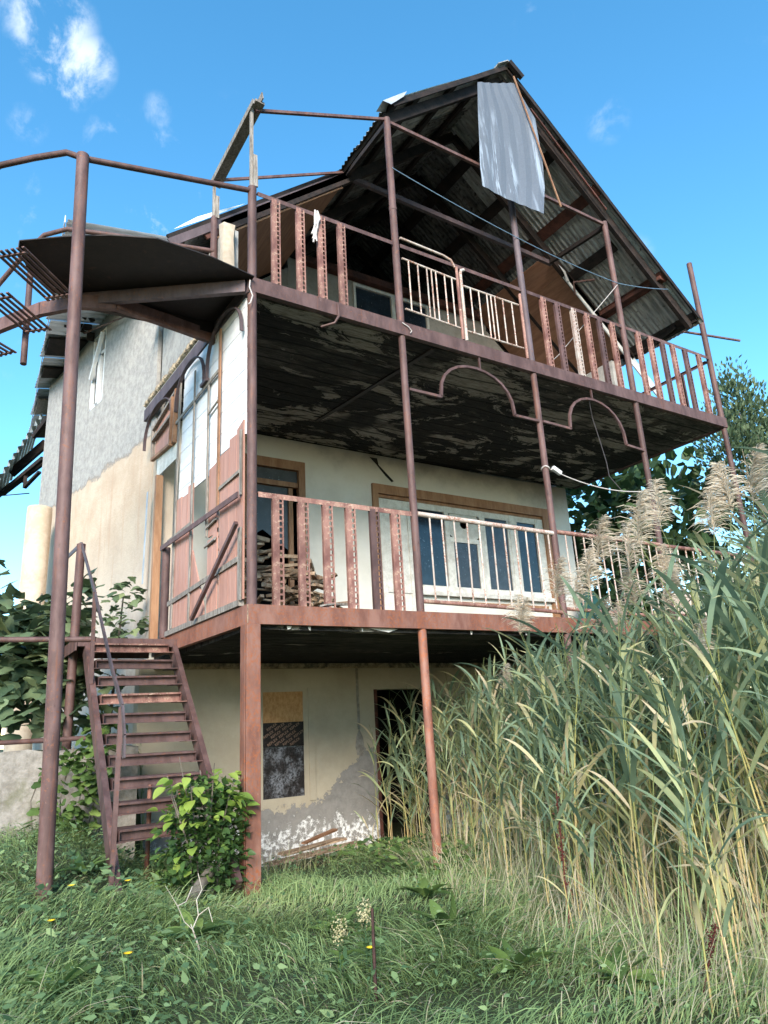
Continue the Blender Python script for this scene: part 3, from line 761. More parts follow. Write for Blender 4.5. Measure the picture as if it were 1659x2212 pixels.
# plank screen on the left side
screen = part('plank_screen', 'wood_grey', house, lambda b: b.bar(SP(0.1, 1.955, 0.0), SP(1.95, 1.945, 0.0), 0.05, 0.05))
tagl(screen, 'patched screen of white and red planks closing the balcony side')
def board(mat, y0, y1, z0a, z0b, z1a, z1b, out, name='plank', th=0.014):
    b = MB()
    P = [SP(y0, z0a, out), SP(y1, z0b, out), SP(y1, z1b, out), SP(y0, z1a, out)]
    b.prism(P, Vector((th, 0, 0)))
    return b.build(name, mat, screen)
z = 3.30; k = 0
while z < 4.76:
    h = 0.105
    y1 = 1.76 - 0.09*(z-3.3)/1.4
    y0 = 0.05
    if k == 0:
        board('plank_white', 0.6, y1, z, z, z+h-0.002, z+h-0.002, -0.01)
    else:
        board('plank_white', y0, y1, z+0.002, z+0.002, min(z+h, 4.755)-0.002, min(z+h, 4.755)-0.002, -0.01+0.0015*(k % 2))
    z += h; k += 1
reds = [(0.06, 0.20, 1.98, 3.52), (0.203, 0.36, 1.98, 3.46), (0.363, 0.57, 1.98, 3.36), (0.63, 0.735, 1.98, 2.70), (0.738, 0.855, 1.98, 2.66), (1.0, 1.10, 1.98, 2.62), (1.285, 1.42, 1.98, 3.33), (1.423, 1.60, 1.98, 3.30), (1.603, 1.77, 1.98, 3.32), (1.773, 1.87, 1.98, 2.80)]
for k, (a, b_, z0, z1) in enumerate(reds):
    if k == 5: board('plank_red', 0.93, 1.26, 1.99, 1.97, 2.06, 2.66, 0.004)
    else: board('plank_red', a, b_, z0, z0, z1+random.uniform(-.03,.03), z1+random.uniform(-.03,.03), 0.004+0.002*(k % 3))
tagl(board('plank_red', 0.63, 0.853, 2.68, 2.68, 3.36, 3.34, 0.003), 'single dark pink panel between battens')
def batten(y0, z0, y1, z1, w, mat='wood_grey', out=0.016, d=0.014): return MB().bar(SP(y0, z0, out), SP(y1, z1, out), d, w, (0, 1, 0) if abs(y1-y0) < 0.3 else (0, 0, 1)).build('batten', mat, screen)
for a in ((0.10, 1.97, 0.10, 2.58, 0.06), (0.085, 2.86, 0.085, 3.45, 0.035), (0.60, 2.86, 0.59, 4.70, 0.05), (0.865, 2.69, 0.875, 4.24, 0.03), (1.29, 1.93, 1.27, 4.58, 0.03), (1.79, 1.98, 1.72, 4.70, 0.05)):
    batten(*a, mat='wood_lath' if a[0] == 0.60 else 'wood_grey')
for a in ((0.62, 4.27, 1.83, 4.21, 0.035), (0.62, 3.96, 0.87, 3.92, 0.03), (0.11, 3.08, 0.56, 3.06, 0.03), (0.62, 2.80, 0.86, 2.77, 0.03), (1.27, 2.93, 1.98, 2.91, 0.035), (0.13, 2.32, 1.9, 2.24, 0.045), (0.63, 2.62, 0.88, 2.60, 0.035)):
    batten(*a, out=0.018)
bar('guard_rail', 'rust', screen, SP(0.05, 2.85, 0.055), SP(2.08, 2.86, 0.055), 0.012, 0.05)
bar('diagonal_brace', 'rust', screen, SP(0.04, 2.60, 0.07), SP(1.04, 1.96, 0.07), 0.03, 0.035)
tube('newel_post', M['rust'], house, [SP(2.06, Z1), SP(2.06, 2.87)], 0.042, 14)
# transom box, white board and jamb of the side doorway
tr = part('transom_box', 'plank_red', house, lambda b: b.prism([SP(1.86, 4.02), SP(2.62, 4.08), SP(2.62, 4.46), SP(1.86, 4.62)], (0.015, 0, 0)))
for p, q in ((SP(1.84, 4.01, .02), SP(2.66, 4.07, .02)), (SP(2.64, 4.06, .02), SP(2.66, 4.5, .02)), (SP(1.85, 4.6, .02), SP(2.66, 4.45, .02)), (SP(1.86, 4.0, .025), SP(1.83, 4.62, .025)), (SP(1.93, 3.98, .04), SP(1.90, 4.55, .04)), (SP(2.62, 4.3, .03), SP(1.92, 4.36, .03))):
    bar('transom_frame', 'wood_lath' if p.z < 4.05 else 'wood_grey', tr, p, q, 0.04, 0.035, (0, 1, 0) if abs(p.y-q.y) < 0.2 else (0, 0, 1))
part('transom_board', 'paint_white', house, lambda b: b.prism([SP(1.80, 3.81), SP(2.52, 3.81), SP(2.52, 4.04), SP(1.80, 3.99)], (0.012, 0, 0)))
bar('door_jamb', 'wood_orange', house, SP(2.40, Z1+0.01, 0.0), SP(2.42, 3.80, 0.0), 0.08, 0.06, (0, 1, 0))
bar('metal_strip', 'sheet_bright', house, SP(2.78, 2.62, 0.03), SP(2.74, 3.70, 0.03), 0.006, 0.06, (0, 1, 0))

# openings of the balcony wall ----------------------------------
dl = part('door', 'wood_orange', house, lambda b: (b.box((0.98, 2.85, 1.925), (1.07, 2.93, 4.43)), b.box((1.79, 2.85, 1.925), (1.885, 2.93, 4.43)), b.box((1.071, 2.851, 4.30), (1.789, 2.93, 4.43)), b.box((1.071, 2.88, 4.06), (1.789, 2.94, 4.13)), b.box((1.66, 2.90, 1.93), (1.72, 2.95, 4.05))))
tagl(dl, 'left balcony doorway in an orange wooden frame')
part('transom_pane', 'glass_grey', dl, lambda b: b.box((1.072, 2.91, 4.131), (1.788, 2.915, 4.299)))
part('screen_pane', 'glass_grey', dl, lambda b: b.prism([(1.072, 2.93, 3.3), (1.3, 2.93, 3.45), (1.659, 2.93, 3.2), (1.659, 2.93, 4.058), (1.072, 2.93, 4.058)], (0, 0.005, 0)))
win = part('window', 'wood_orange', house, lambda b: (b.box((2.955, 2.855, 1.925), (3.045, 2.93, 4.29)), b.box((6.27, 2.855, 1.925), (6.425, 2.93, 4.29)), b.box((3.046, 2.856, 4.15), (6.269, 2.93, 4.29)), b.box((3.046, 2.90, 4.10), (6.269, 2.94, 4.149))))
tagl(win, 'wide balcony window in an orange wooden casing')
wd = part('white_door', 'paint_white', win, lambda b: (b.box((3.06, 2.895, 1.93), (3.15, 2.935, 4.09)), b.box((3.55, 2.895, 1.93), (3.64, 2.935, 4.09)), b.box((3.151, 2.896, 3.95), (3.549, 2.934, 4.09)), b.box((3.151, 2.896, 2.72), (3.549, 2.934, 2.80)), b.box((3.151, 2.896, 1.93), (3.549, 2.934, 2.02)), b.box((3.151, 2.912, 2.021), (3.549, 2.93, 3.949))))
for zz in (3.1, 3.4, 3.7):
    pass
for x0, x1, z0 in ((3.645, 3.73, 2.72), (4.22, 4.30, 2.80), (4.90, 4.97, 2.80), (5.53, 5.66, 2.80), (6.10, 6.268, 2.80)):
    part('window_post', 'paint_white', win, lambda b: b.box((x0, 2.882, z0), (x1, 2.935, 4.095)))
for x0, x1, y0, z0, z1 in ((3.731, 6.099, 2.886, 4.0, 4.094), (3.731, 6.265, 2.87, 2.76, 2.85), (4.301, 4.899, 2.89, 3.55, 3.62)):
    part('window_rail', 'paint_white', win, lambda b: b.box((x0, y0, z0), (x1, 2.93, z1)))
for x0, x1, z1 in ((4.302, 4.37, 3.549), (4.83, 4.899, 3.549), (4.971, 5.02, 3.999), (5.48, 5.529, 3.999), (5.661, 5.70, 3.999)):
    part('window_sash', 'paint_white', win, lambda b: b.box((x0, 2.892, 2.851), (x1, 2.92, z1)))
part('window_sill', 'paint_white', win, lambda b: b.box((3.64, 2.82, 2.70), (6.30, 2.94, 2.758)))
part('pane', 'glass_blue', win, lambda b: b.box((3.731, 2.91, 2.851), (4.219, 2.914, 3.999)))
part('pane', 'glass_dark', win, lambda b: b.box((4.371, 2.908, 2.851), (4.829, 2.912, 3.549)))
part('pane', 'glass_dark', win, lambda b: b.box((5.021, 2.908, 2.851), (5.479, 2.912, 3.999)))
part('pane', 'glass_blue', win, lambda b: b.box((5.701, 2.908, 2.851), (6.099, 2.912, 3.999)))
def holed(b):   # white upper panel with a round stove-pipe hole
    cx, cz, rr = 4.60, 3.85, 0.075; n = 24
    x0, x1, z0, z1 = 4.302, 4.898, 3.621, 3.999
    inner = []; outer = []
    for i in range(n):
        a = 2*math.pi*i/n; dx, dz = math.cos(a), math.sin(a)
        inner.append((cx+dx*rr, 2.902, cz+dz*rr))
        t = min(((x1-cx) if dx > 0 else (x0-cx))/dx if abs(dx) > 1e-6 else 9, ((z1-cz) if dz > 0 else (z0-cz))/dz if abs(dz) > 1e-6 else 9)
        outer.append((cx+dx*t, 2.902, cz+dz*t))
    b.add(inner+outer, [(i, (i+1) % n, n+(i+1) % n, n+i) for i in range(n)])
    b.add(inner+[(x, y+0.03, zz) for x, y, zz in inner], [(i, n+i, n+(i+1) % n, (i+1) % n) for i in range(n)])
part('vent_panel', 'paint_white', win, holed)
part('apron_panel', 'front_wall', win, lambda b: b.box((3.642, 2.90, 1.925), (6.268, 2.99, 2.699)))
part('apron_strip', 'wood_orange', win, lambda b: b.box((4.0, 2.893, 2.60), (6.2, 2.899, 2.64)))
# crack of soot at the ceiling
part('wall_crack', 'black_void', house, lambda b: b.add([(2.95, 2.896, 4.70), (3.08, 2.896, 4.70), (3.10, 2.896, 4.60), (3.26, 2.896, 4.46), (3.35, 2.896, 4.38), (3.31, 2.896, 4.36), (3.20, 2.896, 4.45), (3.06, 2.896, 4.60)], [(0,1,2,7), (7,2,3,6), (6,3,4,5)]))
# top floor window
w2 = part('window', 'paint_white', house, lambda b: (b.box((2.80, 2.87, 5.95), (2.84, 2.92, 7.60)), b.box((4.19, 2.87, 5.95), (4.23, 2.92, 7.60)), b.box((2.841, 2.871, 7.55), (4.189, 2.92, 7.60)), b.box((3.50, 2.871, 5.95), (3.57, 2.92, 7.549)), b.box((2.841, 2.871, 5.95), (4.189, 2.92, 5.99))))
tagl(w2, 'top floor window with two dark panes')
for a, b_ in ((2.841, 3.499), (3.571, 4.189)):
    part('pane', 'glass_blue', w2, lambda b: b.box((a, 2.905, 5.991), (b_, 2.909, 7.549)))
bar('wall_plate', 'wood_red', house, (1.85, 2.86, 7.70), (5.35, 2.86, 7.70), 0.12, 0.12)
# side wall window
wdir = Vector((0.19, -1, 0)).normalized(); wn = Vector((-1, -0.19, 0)).normalized(); wo_ = Vector((-0.915, 7.3, 0))
def WP(s, z, t): return wo_ + wdir*s + wn*t + Vector((0, 0, z))
w3 = part('window', 'pvc_white', house, lambda b: [b.bar(WP(s, 5.75, -0.03), WP(s, 6.99, -0.03), 0.05, 0.05, wn) for s in (2.05, 2.28, 2.33, 2.52)] + [b.bar(WP(2.03, zz, -0.03), WP(2.54, zz, -0.03), 0.05, 0.05, wn) for zz in (5.775, 6.60, 6.965)])
tagl(w3, 'white framed window high in the left wall')
part('pane', 'glass_blue', w3, lambda b: b.add([WP(2.03, 5.75, -.05), WP(2.54, 5.75, -.05), WP(2.54, 6.99, -.05), WP(2.03, 6.99, -.05)], [(0, 1, 2, 3)]))
bar('ajar_sash', 'pvc_white', w3, WP(2.10, 6.25, 0.03), WP(2.56, 6.85, 0.06), 0.04, 0.05, wn)
def sh(b):
    r = random.Random(11)
    for k in range(7):
        s = 2.0+r.uniform(0, .7); c = WP(s, 7.08+r.uniform(-.06, .14), 0.05+r.uniform(0, .2)); q = c + Vector((r.uniform(-.35,.1), r.uniform(-.2,.2), r.uniform(-.12,.2)))
        b.bar(c, q, r.uniform(.03,.1), r.uniform(.015,.05), (r.uniform(-1,1), r.uniform(-1,1), 1))
tagl(part('broken_eave_wood', 'wood_char', house, sh), 'splintered burnt timber above the side window')
tube('eave_rod', M['rust'], house, [WP(2.1, 7.0, 0.18), WP(3.95, 6.55, 0.03)], 0.012, 8)
part('torn_flashing', 'sheet_bright', house, lambda b: b.add([WP(1.95, 7.05, .26), WP(2.1, 7.2, .2), WP(2.3, 7.12, .24), WP(2.22, 6.95, .27), WP(2.06, 6.93, .3)], [(0,1,4), (1,2,3), (1,3,4)]))

# boarded basement window and doorway
bw = part('boarded_window', 'osb', house, lambda b: b.box((1.215, 2.765, 1.045), (1.745, 2.785, 1.405)))
tagl(bw, 'basement window boarded with orange chipboard over black film boards')
b1 = part('film_board', 'film', bw, lambda b: b.box((1.21, 2.752, 0.775), (1.75, 2.772, 1.05)))
b2 = part('film_board', 'film_old', bw, lambda b: b.box((1.212, 2.758, 0.20), (1.748, 2.776, 0.773)))
part('window_reveal', 'basement', bw, lambda b: b.prism([(1.80, 2.735, 0.16), (1.88, 2.735, 0.16), (1.88, 2.735, 1.44), (1.80, 2.735, 1.44)], (0, 0.014, 0)))
fc = bpy.data.curves.new('print', 'FONT'); fc.body = 'REPLEX'; fc.size = 0.043; fc.align_x = 'CENTER'; fc.align_y = 'CENTER'
fo = bpy.data.objects.new('print', fc); COL.objects.link(fo)
bpy.context.view_layer.update()
txt = bpy.data.meshes.new_from_object(fo.evaluated_get(bpy.context.evaluated_depsgraph_get())); txt.name = 'print'
txt.materials.clear(); txt.materials.append(M['print_brown'])
bpy.data.objects.remove(fo)
ca = R(30)
for i in range(-5, 6):
    for j in range(-4, 5):
        u, v = i*0.165 + (j % 2)*0.08, j*0.05
        x = 1.48 + u*math.cos(ca) - v*math.sin(ca); z = 0.915 + u*math.sin(ca) + v*math.cos(ca)
        if 1.272 < x < 1.688 and 0.812 < z < 1.012:
            place(txt, 'printed_word', b1, Matrix.Translation((x, 2.7505, z)) @ Matrix.Rotation(R(90), 4, 'X') @ Matrix.Rotation(ca, 4, 'Z'))
part('conduit', 'concrete', house, lambda b: (b.bar((2.50, 2.748, 0.92), (2.50, 2.748, 1.68), 0.035, 0.012, (0,1,0)), b.prism([(2.46, 2.742, 0.62), (2.54, 2.742, 0.60), (2.565, 2.742, 0.70), (2.55, 2.742, 0.83), (2.50, 2.742, 0.92), (2.455, 2.742, 0.83), (2.44, 2.742, 0.72)], (0, 0.01, 0))))
bar('doorway_edge', 'wood_red', house, (2.76, 2.76, -0.5), (2.76, 2.76, 1.40), 0.04, 0.05)

# ------------------------------------------------------------------ roof
RX, RZ = 3.60, 9.44
SR, SL = -0.857, 0.84          # slopes dz/dx to the right and to the left
def zr(x): return RZ + SR*(x-RX)
def zl_(x): return RZ - SL*(RX-x)
roof = part('roof', 'sheet', house, lambda b: (b.bar((RX-0.09, -0.14, RZ-0.045), (RX-0.09, 5.5, RZ-0.045), 0.25, 0.012, (-0.64, 0, 0.77)), b.bar((RX+0.10, -0.14, RZ-0.05), (RX+0.10, 5.5, RZ-0.05), 0.25, 0.012, (0.65, 0, 0.76))))
tagl(roof, 'gable roof of corrugated sheets on charred timbers')
def corr(length, width, per=0.076, amp=0.011, seg=6, nl=3, warp=0.0):
    b = MB(); n = int(round(width/per))*seg
    vs = []
    for i in range(nl+1):
        u = length*i/nl
        for j in range(n+1):
            v = width*j/n
            vs.append((u, v, amp*math.sin(2*math.pi*j/seg) + warp*math.sin(u*2.1)*math.cos(v*3.0)))
    w = n+1
    b.add(vs, [(i*w+j, (i+1)*w+j, (i+1)*w+j+1, i*w+j+1) for i in range(nl) for j in range(n)])
    return b
cw = 0.76
lr = math.hypot(1, SR)
LEN_R = (7.06-RX)*lr
sheet_r1 = corr(LEN_R*0.5+0.06, cw+0.076, warp=0.006).mesh('roof_sheet', 'sheet', True)
sheet_r2 = corr(LEN_R*0.5, cw+0.076, warp=0.006).mesh('roof_sheet', 'sheet', True)
sheet_r3 = corr(LEN_R*0.5, cw+0.076, warp=0.006).mesh('roof_sheet', 'sheet_soot', True)
def put_sheet(me, x, y, slope, sgn, dz=0.0, mat=None):
    d = Vector((sgn, 0, slope*sgn)).normalized() if sgn > 0 else Vector((-1, 0, -slope)).normalized()
    nn = Vector((-d.z*1, 0, d.x)); 
    if nn.z < 0: nn = -nn
    zz = (zr(x) if sgn > 0 else zl_(x)) + dz
    yv = nn.cross(d)
    m_ = Matrix((d, yv, nn)).transposed().to_4x4(); m_.translation = Vector((x, y + (0 if yv.y > 0 else cw+0.076), zz))
    return place(me, 'roof_sheet', roof, m_)
NY = 7
for k in range(NY):
    y = -0.10 + k*cw
    put_sheet(sheet_r2 if k < 2 else sheet_r3, RX+0.01, y, SR, 1, 0.004*(k % 2))
    put_sheet(sheet_r1, RX+0.01+(LEN_R*0.5-0.06)/lr, y, SR, 1, -0.022+random.uniform(-.004, .004))
ll = math.hypot(1, SL)
up_l = corr((RX-1.62)*ll, cw+0.076, warp=0.012).mesh('roof_sheet', 'sheet', True)
up_l2 = corr((RX-1.62)*ll, cw+0.076, warp=0.012).mesh('roof_sheet', 'sheet_soot', True)
lo_l = corr((1.78+0.45)*ll, cw+0.076, warp=0.006).mesh('roof_sheet', 'sheet', True)
for k in range(NY):
    put_sheet(up_l if k < 1 else up_l2, RX-0.01, -0.10+k*cw, SL, -1, 0.004*(k % 2))
for k in range(2):
    put_sheet(lo_l, 1.78, 1.16+k*cw, SL, -1, -0.024)
lo_s = corr((1.78-0.25)*ll, cw+0.076, warp=0.006).mesh('roof_sheet', 'sheet', True)
for k in range(2, 6):
    put_sheet(lo_s, 1.78, 1.16+k*cw, SL, -1, -0.024)
# bright folded flap at the torn corner
part('bent_flashing', 'sheet_bright', roof, lambda b: b.add([(1.62, -0.12, 7.70), (1.80, -0.13, 7.90), (1.86, -0.12, 8.02), (1.52, -0.10, 7.72), (1.50, 0.02, 7.66), (1.66, 0.05, 7.76)], [(0,1,2), (0,2,3), (3,2,5,4)]))
# purlins along the house and rafters down the slopes
for k, x in enumerate((3.95, 4.55, 5.15, 5.75, 6.35, 6.92)):
    bar('purlin', 'wood_red' if k in (2, 4) else 'wood_char', roof, (x, -0.06 if k != 3 else 0.25, zr(x)-0.055), (x, 5.1, zr(x)-0.055), 0.17 if k < 5 else 0.09, 0.04, (0.65, 0, 0.76))
for k, x in enumerate((3.25, 2.65, 2.05, 1.70)):
    bar('purlin', 'wood_char', roof, (x, -0.08, zl_(x)-0.05), (x, 5.1, zl_(x)-0.05), 0.12, 0.045, (-0.64, 0, 0.77))
for k, x in enumerate((1.1, 0.4, -0.35)):
    bar('purlin', 'wood_char', roof, (x, 1.18, zl_(x)-0.07), (x, 2.66, zl_(x)-0.07), 0.12, 0.045, (-0.64, 0, 0.77))
for k, y in enumerate((0.06, 1.12, 2.05, 2.95, 4.0)):
    bar('rafter', 'wood_char', roof, (RX, y, RZ-0.16), (6.95, y, zr(6.95)-0.16), 0.06, 0.13, (0.65, 0, 0.76))
    bar('rafter', 'wood_char', roof, (RX, y, RZ-0.16), (1.68 if y < 1 else 0.1, y, zl_(1.68 if y < 1 else 0.1)-0.16), 0.06, 0.13, (-0.64, 0, 0.77))
# rake boards at the front
bar('rake_board', 'wood_char', roof, (RX+0.02, -0.085, RZ-0.06), (6.98, -0.085, zr(6.98)-0.05), 0.025, 0.06)
bar('rake_board', 'wood_char', roof, (RX-0.02, -0.085, RZ-0.065), (1.66, -0.085, zl_(1.66)-0.06), 0.025, 0.06)
bar('rake_lath', 'wood_red', roof, (4.0, -0.06, zr(4.0)-0.18), (5.3, -0.04, zr(5.3)-0.20), 0.02, 0.03)
bar('ridge_block', 'wood_char', roof, (RX+0.0, -0.15, RZ-0.01), (RX+0.22, -0.15, RZ-0.17), 0.05, 0.08)
# steel ties
bar('tie', 'rust', roof, (PX[1]+0.03, 0, 7.56), (PX[3]-0.03, 0, 7.54), 0.035, 0.04)
bar('tie', 'purple_steel', roof, (1.74, 1.12, 7.74), (5.34, 1.12, 7.66), 0.05, 0.07)
bar('tie', 'wood_char', roof, (5.26, 0.04, 7.52), (5.30, 1.09, 7.66), 0.05, 0.06)
bar('tie', 'wood_char', roof, (1.64, 0.04, 7.56), (1.72, 1.09, 7.74), 0.05, 0.06)
bar('tie', 'rust', roof, (0.02, -0.02, 6.88), (1.60, 0.0, 7.58), 0.03, 0.03)
bar('tie', 'rust', roof, (-0.06, 0.86, 6.70), (1.74, 1.10, 7.80), 0.025, 0.028)
# bare eave purlin and wooden packing on the two left posts
part('eave_plank', 'wood_grey', roof, lambda b: (b.bar((0.04, -0.1, 6.93), (-0.05, 0.95, 6.70), 0.10, 0.035), b.bar((0.055, -0.13, 6.99), (-0.01, 0.9, 6.75), 0.012, 0.10), b.bar((-0.03, -0.1, 6.90), (-0.11, 0.93, 6.69), 0.015, 0.07)))
part('packing_board', 'wood_grey', roof, lambda b: (b.bar((-0.015, -0.01, 5.94), (-0.015, -0.01, 6.92), 0.03, 0.03), b.bar((0.018, -0.035, 5.945), (0.012, -0.03, 6.32), 0.045, 0.018, (0,1,0))))
part('packing_board', 'wood_grey', roof, lambda b: (b.bar((-0.085, 0.89, 6.2), (-0.085, 0.89, 6.72), 0.028, 0.03), b.bar((-0.055, 0.87, 6.22), (-0.055, 0.87, 6.5), 0.04, 0.016, (0,1,0))))
# left rake of the deeper roof: metal strip, boards
bar('rake_strip', 'purple_steel', roof, (1.70, 1.10, zl_(1.70)-0.12), (-0.48, 1.10, zl_(-0.48)-0.10), 0.02, 0.09)
bar('rake_board', 'wood_char', roof, (1.70, 1.11, zl_(1.70)-0.035), (-0.5, 1.11, zl_(-0.5)-0.02), 0.03, 0.06)
bar('rake_board', 'wood_red', roof, (1.62, 1.12, zl_(1.62)-0.21), (-0.1, 1.12, zl_(-0.1)-0.19), 0.03, 0.07)
bar('rake_lath', 'wood_lath', roof, (1.66, 1.13, zl_(1.66)-0.265), (0.0, 1.13, zl_(0.0)-0.26), 0.02, 0.02)
part('torn_film', 'pvc_white', roof, lambda b: b.add([(0.35, 1.09, zl_(.35)+.03), (-0.15, 1.08, zl_(-.15)+.02), (-0.45, 1.09, zl_(-.45)+.05), (-0.2, 1.1, zl_(-.2)+.10), (0.1, 1.1, zl_(.1)+.07)], [(0,1,4), (1,2,3), (1,3,4)]))
# right rake of the deeper roof: white trim
tr_ = part('white_trim', 'pvc_white', roof, lambda b: b.bar((5.60, 1.10, zr(5.60)-0.20), (7.45, 1.10, zr(7.45)-0.28), 0.02, 0.15))
tagl(tr_, 'white plastic rake trim with a torn upper end')
part('torn_end', 'pvc_white', tr_, lambda b: b.add([(5.60, 1.085, zr(5.6)-.13), (5.45, 1.07, zr(5.45)-.20), (5.52, 1.05, zr(5.5)-.30), (5.56, 1.06, zr(5.5)-.44), (5.66, 1.085, zr(5.6)-.30)], [(0,1,2,4), (2,3,4)]))
bar('eave_board', 'wood_red', roof, (6.33, -0.03, zr(6.33)-0.10), (6.30, 1.08, zr(6.30)-0.12), 0.09, 0.06)
part('eave_fascia', 'wood_char', roof, lambda b: (b.bar((6.98, -0.05, zr(6.98)-0.05), (6.98, 1.3, zr(6.98)-0.05), 0.05, 0.09), b.bar((6.90, 0.25, zr(6.9)-0.11), (7.02, 1.1, zr(7.0)-0.10), 0.03, 0.06)))
tube('eave_rod', M['rust'], roof, [(6.9, 0.15, 6.36), (7.85, -0.15, 6.30)], 0.018, 8)
tube('roof_brace', M['rust'], roof, [(5.9, 0.8, zr(5.9)-0.12), (5.65, 1.0, 7.35), (5.72, 1.06, 7.18)], 0.018, 8)
# sloping plywood linings, board by board
lining = part('plywood_lining', 'wood_lath', house, lambda b: b.bar((5.26, 1.13, zr(5.26)-0.21), (6.75, 1.13, zr(6.75)-0.22), 0.03, 0.02))
tagl(lining, 'brown plywood lining under the right roof slope')
xs = [5.25, 5.55, 5.86, 6.18, 6.48, 6.78]
for a, b_ in zip(xs[:-1], xs[1:]):
    MB().prism([(a+.002, 1.14, zr(a+.002)-0.24), (b_-.002, 1.14, zr(b_-.002)-0.24), (b_-.002, 2.88, zr(b_-.002)-0.24), (a+.002, 2.88, zr(a+.002)-0.24)], (0, 0, 0.012)).build('board', 'plywood', lining)
lining2 = part('plywood_lining', 'wood_lath', house, lambda b: b.bar((1.62, 1.13, zl_(1.62)-0.26), (0.1, 1.13, zl_(0.1)-0.26), 0.03, 0.02))
tagl(lining2, 'brown plywood lining under the left roof slope')
xs = [0.02, 0.42, 0.83, 1.24, 1.60]
for a, b_ in zip(xs[:-1], xs[1:]):
    MB().prism([(a+.002, 1.14, zl_(a+.002)-0.28), (b_-.002, 1.14, zl_(b_-.002)-0.28), (b_-.002, 2.88, zl_(b_-.002)-0.28), (a+.002, 2.88, zl_(a+.002)-0.28)], (0, 0, 0.012)).build('board', 'plywood', lining2)
# flat overhang along the left wall
sheet_o = corr(1.35, 1.22, per=0.122, amp=0.022, warp=0.0).mesh('overhang_sheet', 'sheet_bright', True)
for k in range(6):
    d = Vector((-1, 0, -0.16)).normalized(); nn = Vector((-0.16, 0, 1)).normalized(); yv = nn.cross(d)
    m_ = Matrix((d, yv, nn)).transposed().to_4x4(); m_.translation = Vector((0.02 + 0.06*k, 2.70+1.21*(k+1), 7.26))
    place(sheet_o, 'overhang_sheet', roof, m_)
for k, (y, w) in enumerate(((5.82, 0.55), (6.75, 0.36), (8.2, 0.7), (9.5, 0.5))):
    bar('overhang_board', 'wood_char' if k != 2 else 'wood_grey', roof, (-0.15, y, 7.17), (-1.30+0.05*(y-2.7), y, 6.985), w, 0.04)
bar('overhang_edge', 'sheet_bright', roof, (-1.34, 2.70, 7.05), (-0.97, 10.0, 7.05), 0.012, 0.10)
# drooping canopy at the rear corner, ribs running front to back
can = corr(1.6, 1.824, per=0.152, amp=0.035).mesh('canopy_sheet', 'sheet', True)
u_ = Vector((0.02, 1, 0)).normalized(); v_ = Vector((-0.42, 0.05, -0.97)).normalized(); nn = u_.cross(v_).normalized(); v_ = nn.cross(u_)
m_ = Matrix((u_, v_, nn)).transposed().to_4x4(); m_.translation = Vector((-0.93, 7.9, 6.75))
place(can, 'canopy_sheet', roof, m_)
for p, q, w in (((-0.85, 7.5, 6.55), (-1.05, 7.9, 6.25), .09), ((-0.80, 8.2, 6.3), (-1.30, 8.6, 5.75), .16), ((-0.8, 8.4, 6.0), (-1.4, 8.9, 5.45), .12), ((-0.9, 7.5, 5.72), (-1.75, 9.4, 5.15), .07), ((-1.1, 8.0, 5.6), (-1.1, 8.02, 5.32), .04), ((-0.92, 7.6, 5.5), (-1.1, 8.02, 5.32), .04)):
    bar('canopy_bracket', 'wood_char', roof, p, q, 0.06, w)

# ------------------------------------------------------------------ small hanging things
hs = MB()
out = [(2.94, 8.68), (3.46, 9.03), (3.62, 8.98), (3.91, 8.59), (3.92, 8.1), (3.89, 7.60), (3.73, 6.94), (3.35, 7.0), (2.80, 7.0), (2.84, 7.8)]
# grid between left edge and right edge curves, gently bowed
L_ = [(2.94, 8.68), (2.89, 8.2), (2.85, 7.7), (2.81, 7.3), (2.80, 7.00)]
Rr = [(3.60, 9.02), (3.91, 8.58), (3.93, 7.9), (3.89, 7.45), (3.73, 6.93)]
hv = []
for i in range(13):
    t = i/12*4; k = min(int(t), 3); f = t-k
    a = [L_[k][q]*(1-f)+L_[k+1][q]*f for q in (0, 1)]; b_ = [Rr[k][q]*(1-f)+Rr[k+1][q]*f for q in (0, 1)]
    for j in range(11):
        s = j/10
        x = a[0]*(1-s)+b_[0]*s; z = a[1]*(1-s)+b_[1]*s
        y = -0.17 - 0.03*abs(s-0.45) - 0.010*(j % 2) - 0.30*max(0, i/12-0.76)*max(0, s-0.3) - 0.02*(i/12)**2
        hv.append((x, y, z))
hs.add(hv, [(i*11+j, i*11+j+1, (i+1)*11+j+1, (i+1)*11+j) for i in range(12) for j in range(10)])
ho = hs.build('hanging_metal_sheet', 'hang', None, False)
md = ho.modifiers.new('solid', 'SOLIDIFY'); md.thickness = 0.004
tag(ho, 'loose grey zinc sheet hanging under the roof ridge', 'metal sheet')
tag(bar('wooden_lath', 'wood_lath', None, (3.58, -0.215, 9.10), (4.10, -0.24, 7.20), 0.018, 0.016, (0, 1, 0)), 'thin brown lath dangling beside the zinc sheet', 'lath')
def sagline(p, q, sag, n=16):
    p = Vector(p); q = Vector(q); return [p.lerp(q, i/n) - Vector((0, 0, sag*4*(i/n)*(1-i/n))) for i in range(n+1)]
tag(tube('clothes_line', M['wire_blue'], None, sagline((PX[1], -0.04, 6.88), (PX[2], -0.045, 6.62), 0.02) + sagline((PX[2], -0.045, 6.62), (PX[3], -0.05, 6.55), 0.03)[1:] + sagline((PX[3], -0.05, 6.55), (6.45, -0.02, 6.85), 0.02)[1:], 0.0055, 6), 'blue clothes line strung across the upper balcony posts', 'line')
rp = thing('rope', 'white rope with a plug slung between two lower balcony posts', 'rope', (4.3, 0, 3.4))
MB().tube(sagline((PX[2]+0.04, -0.04, 3.58), (PX[3]-0.03, -0.03, 3.56), 0.10), 0.006, 6).build('cord', 'rope_white', rp, True)
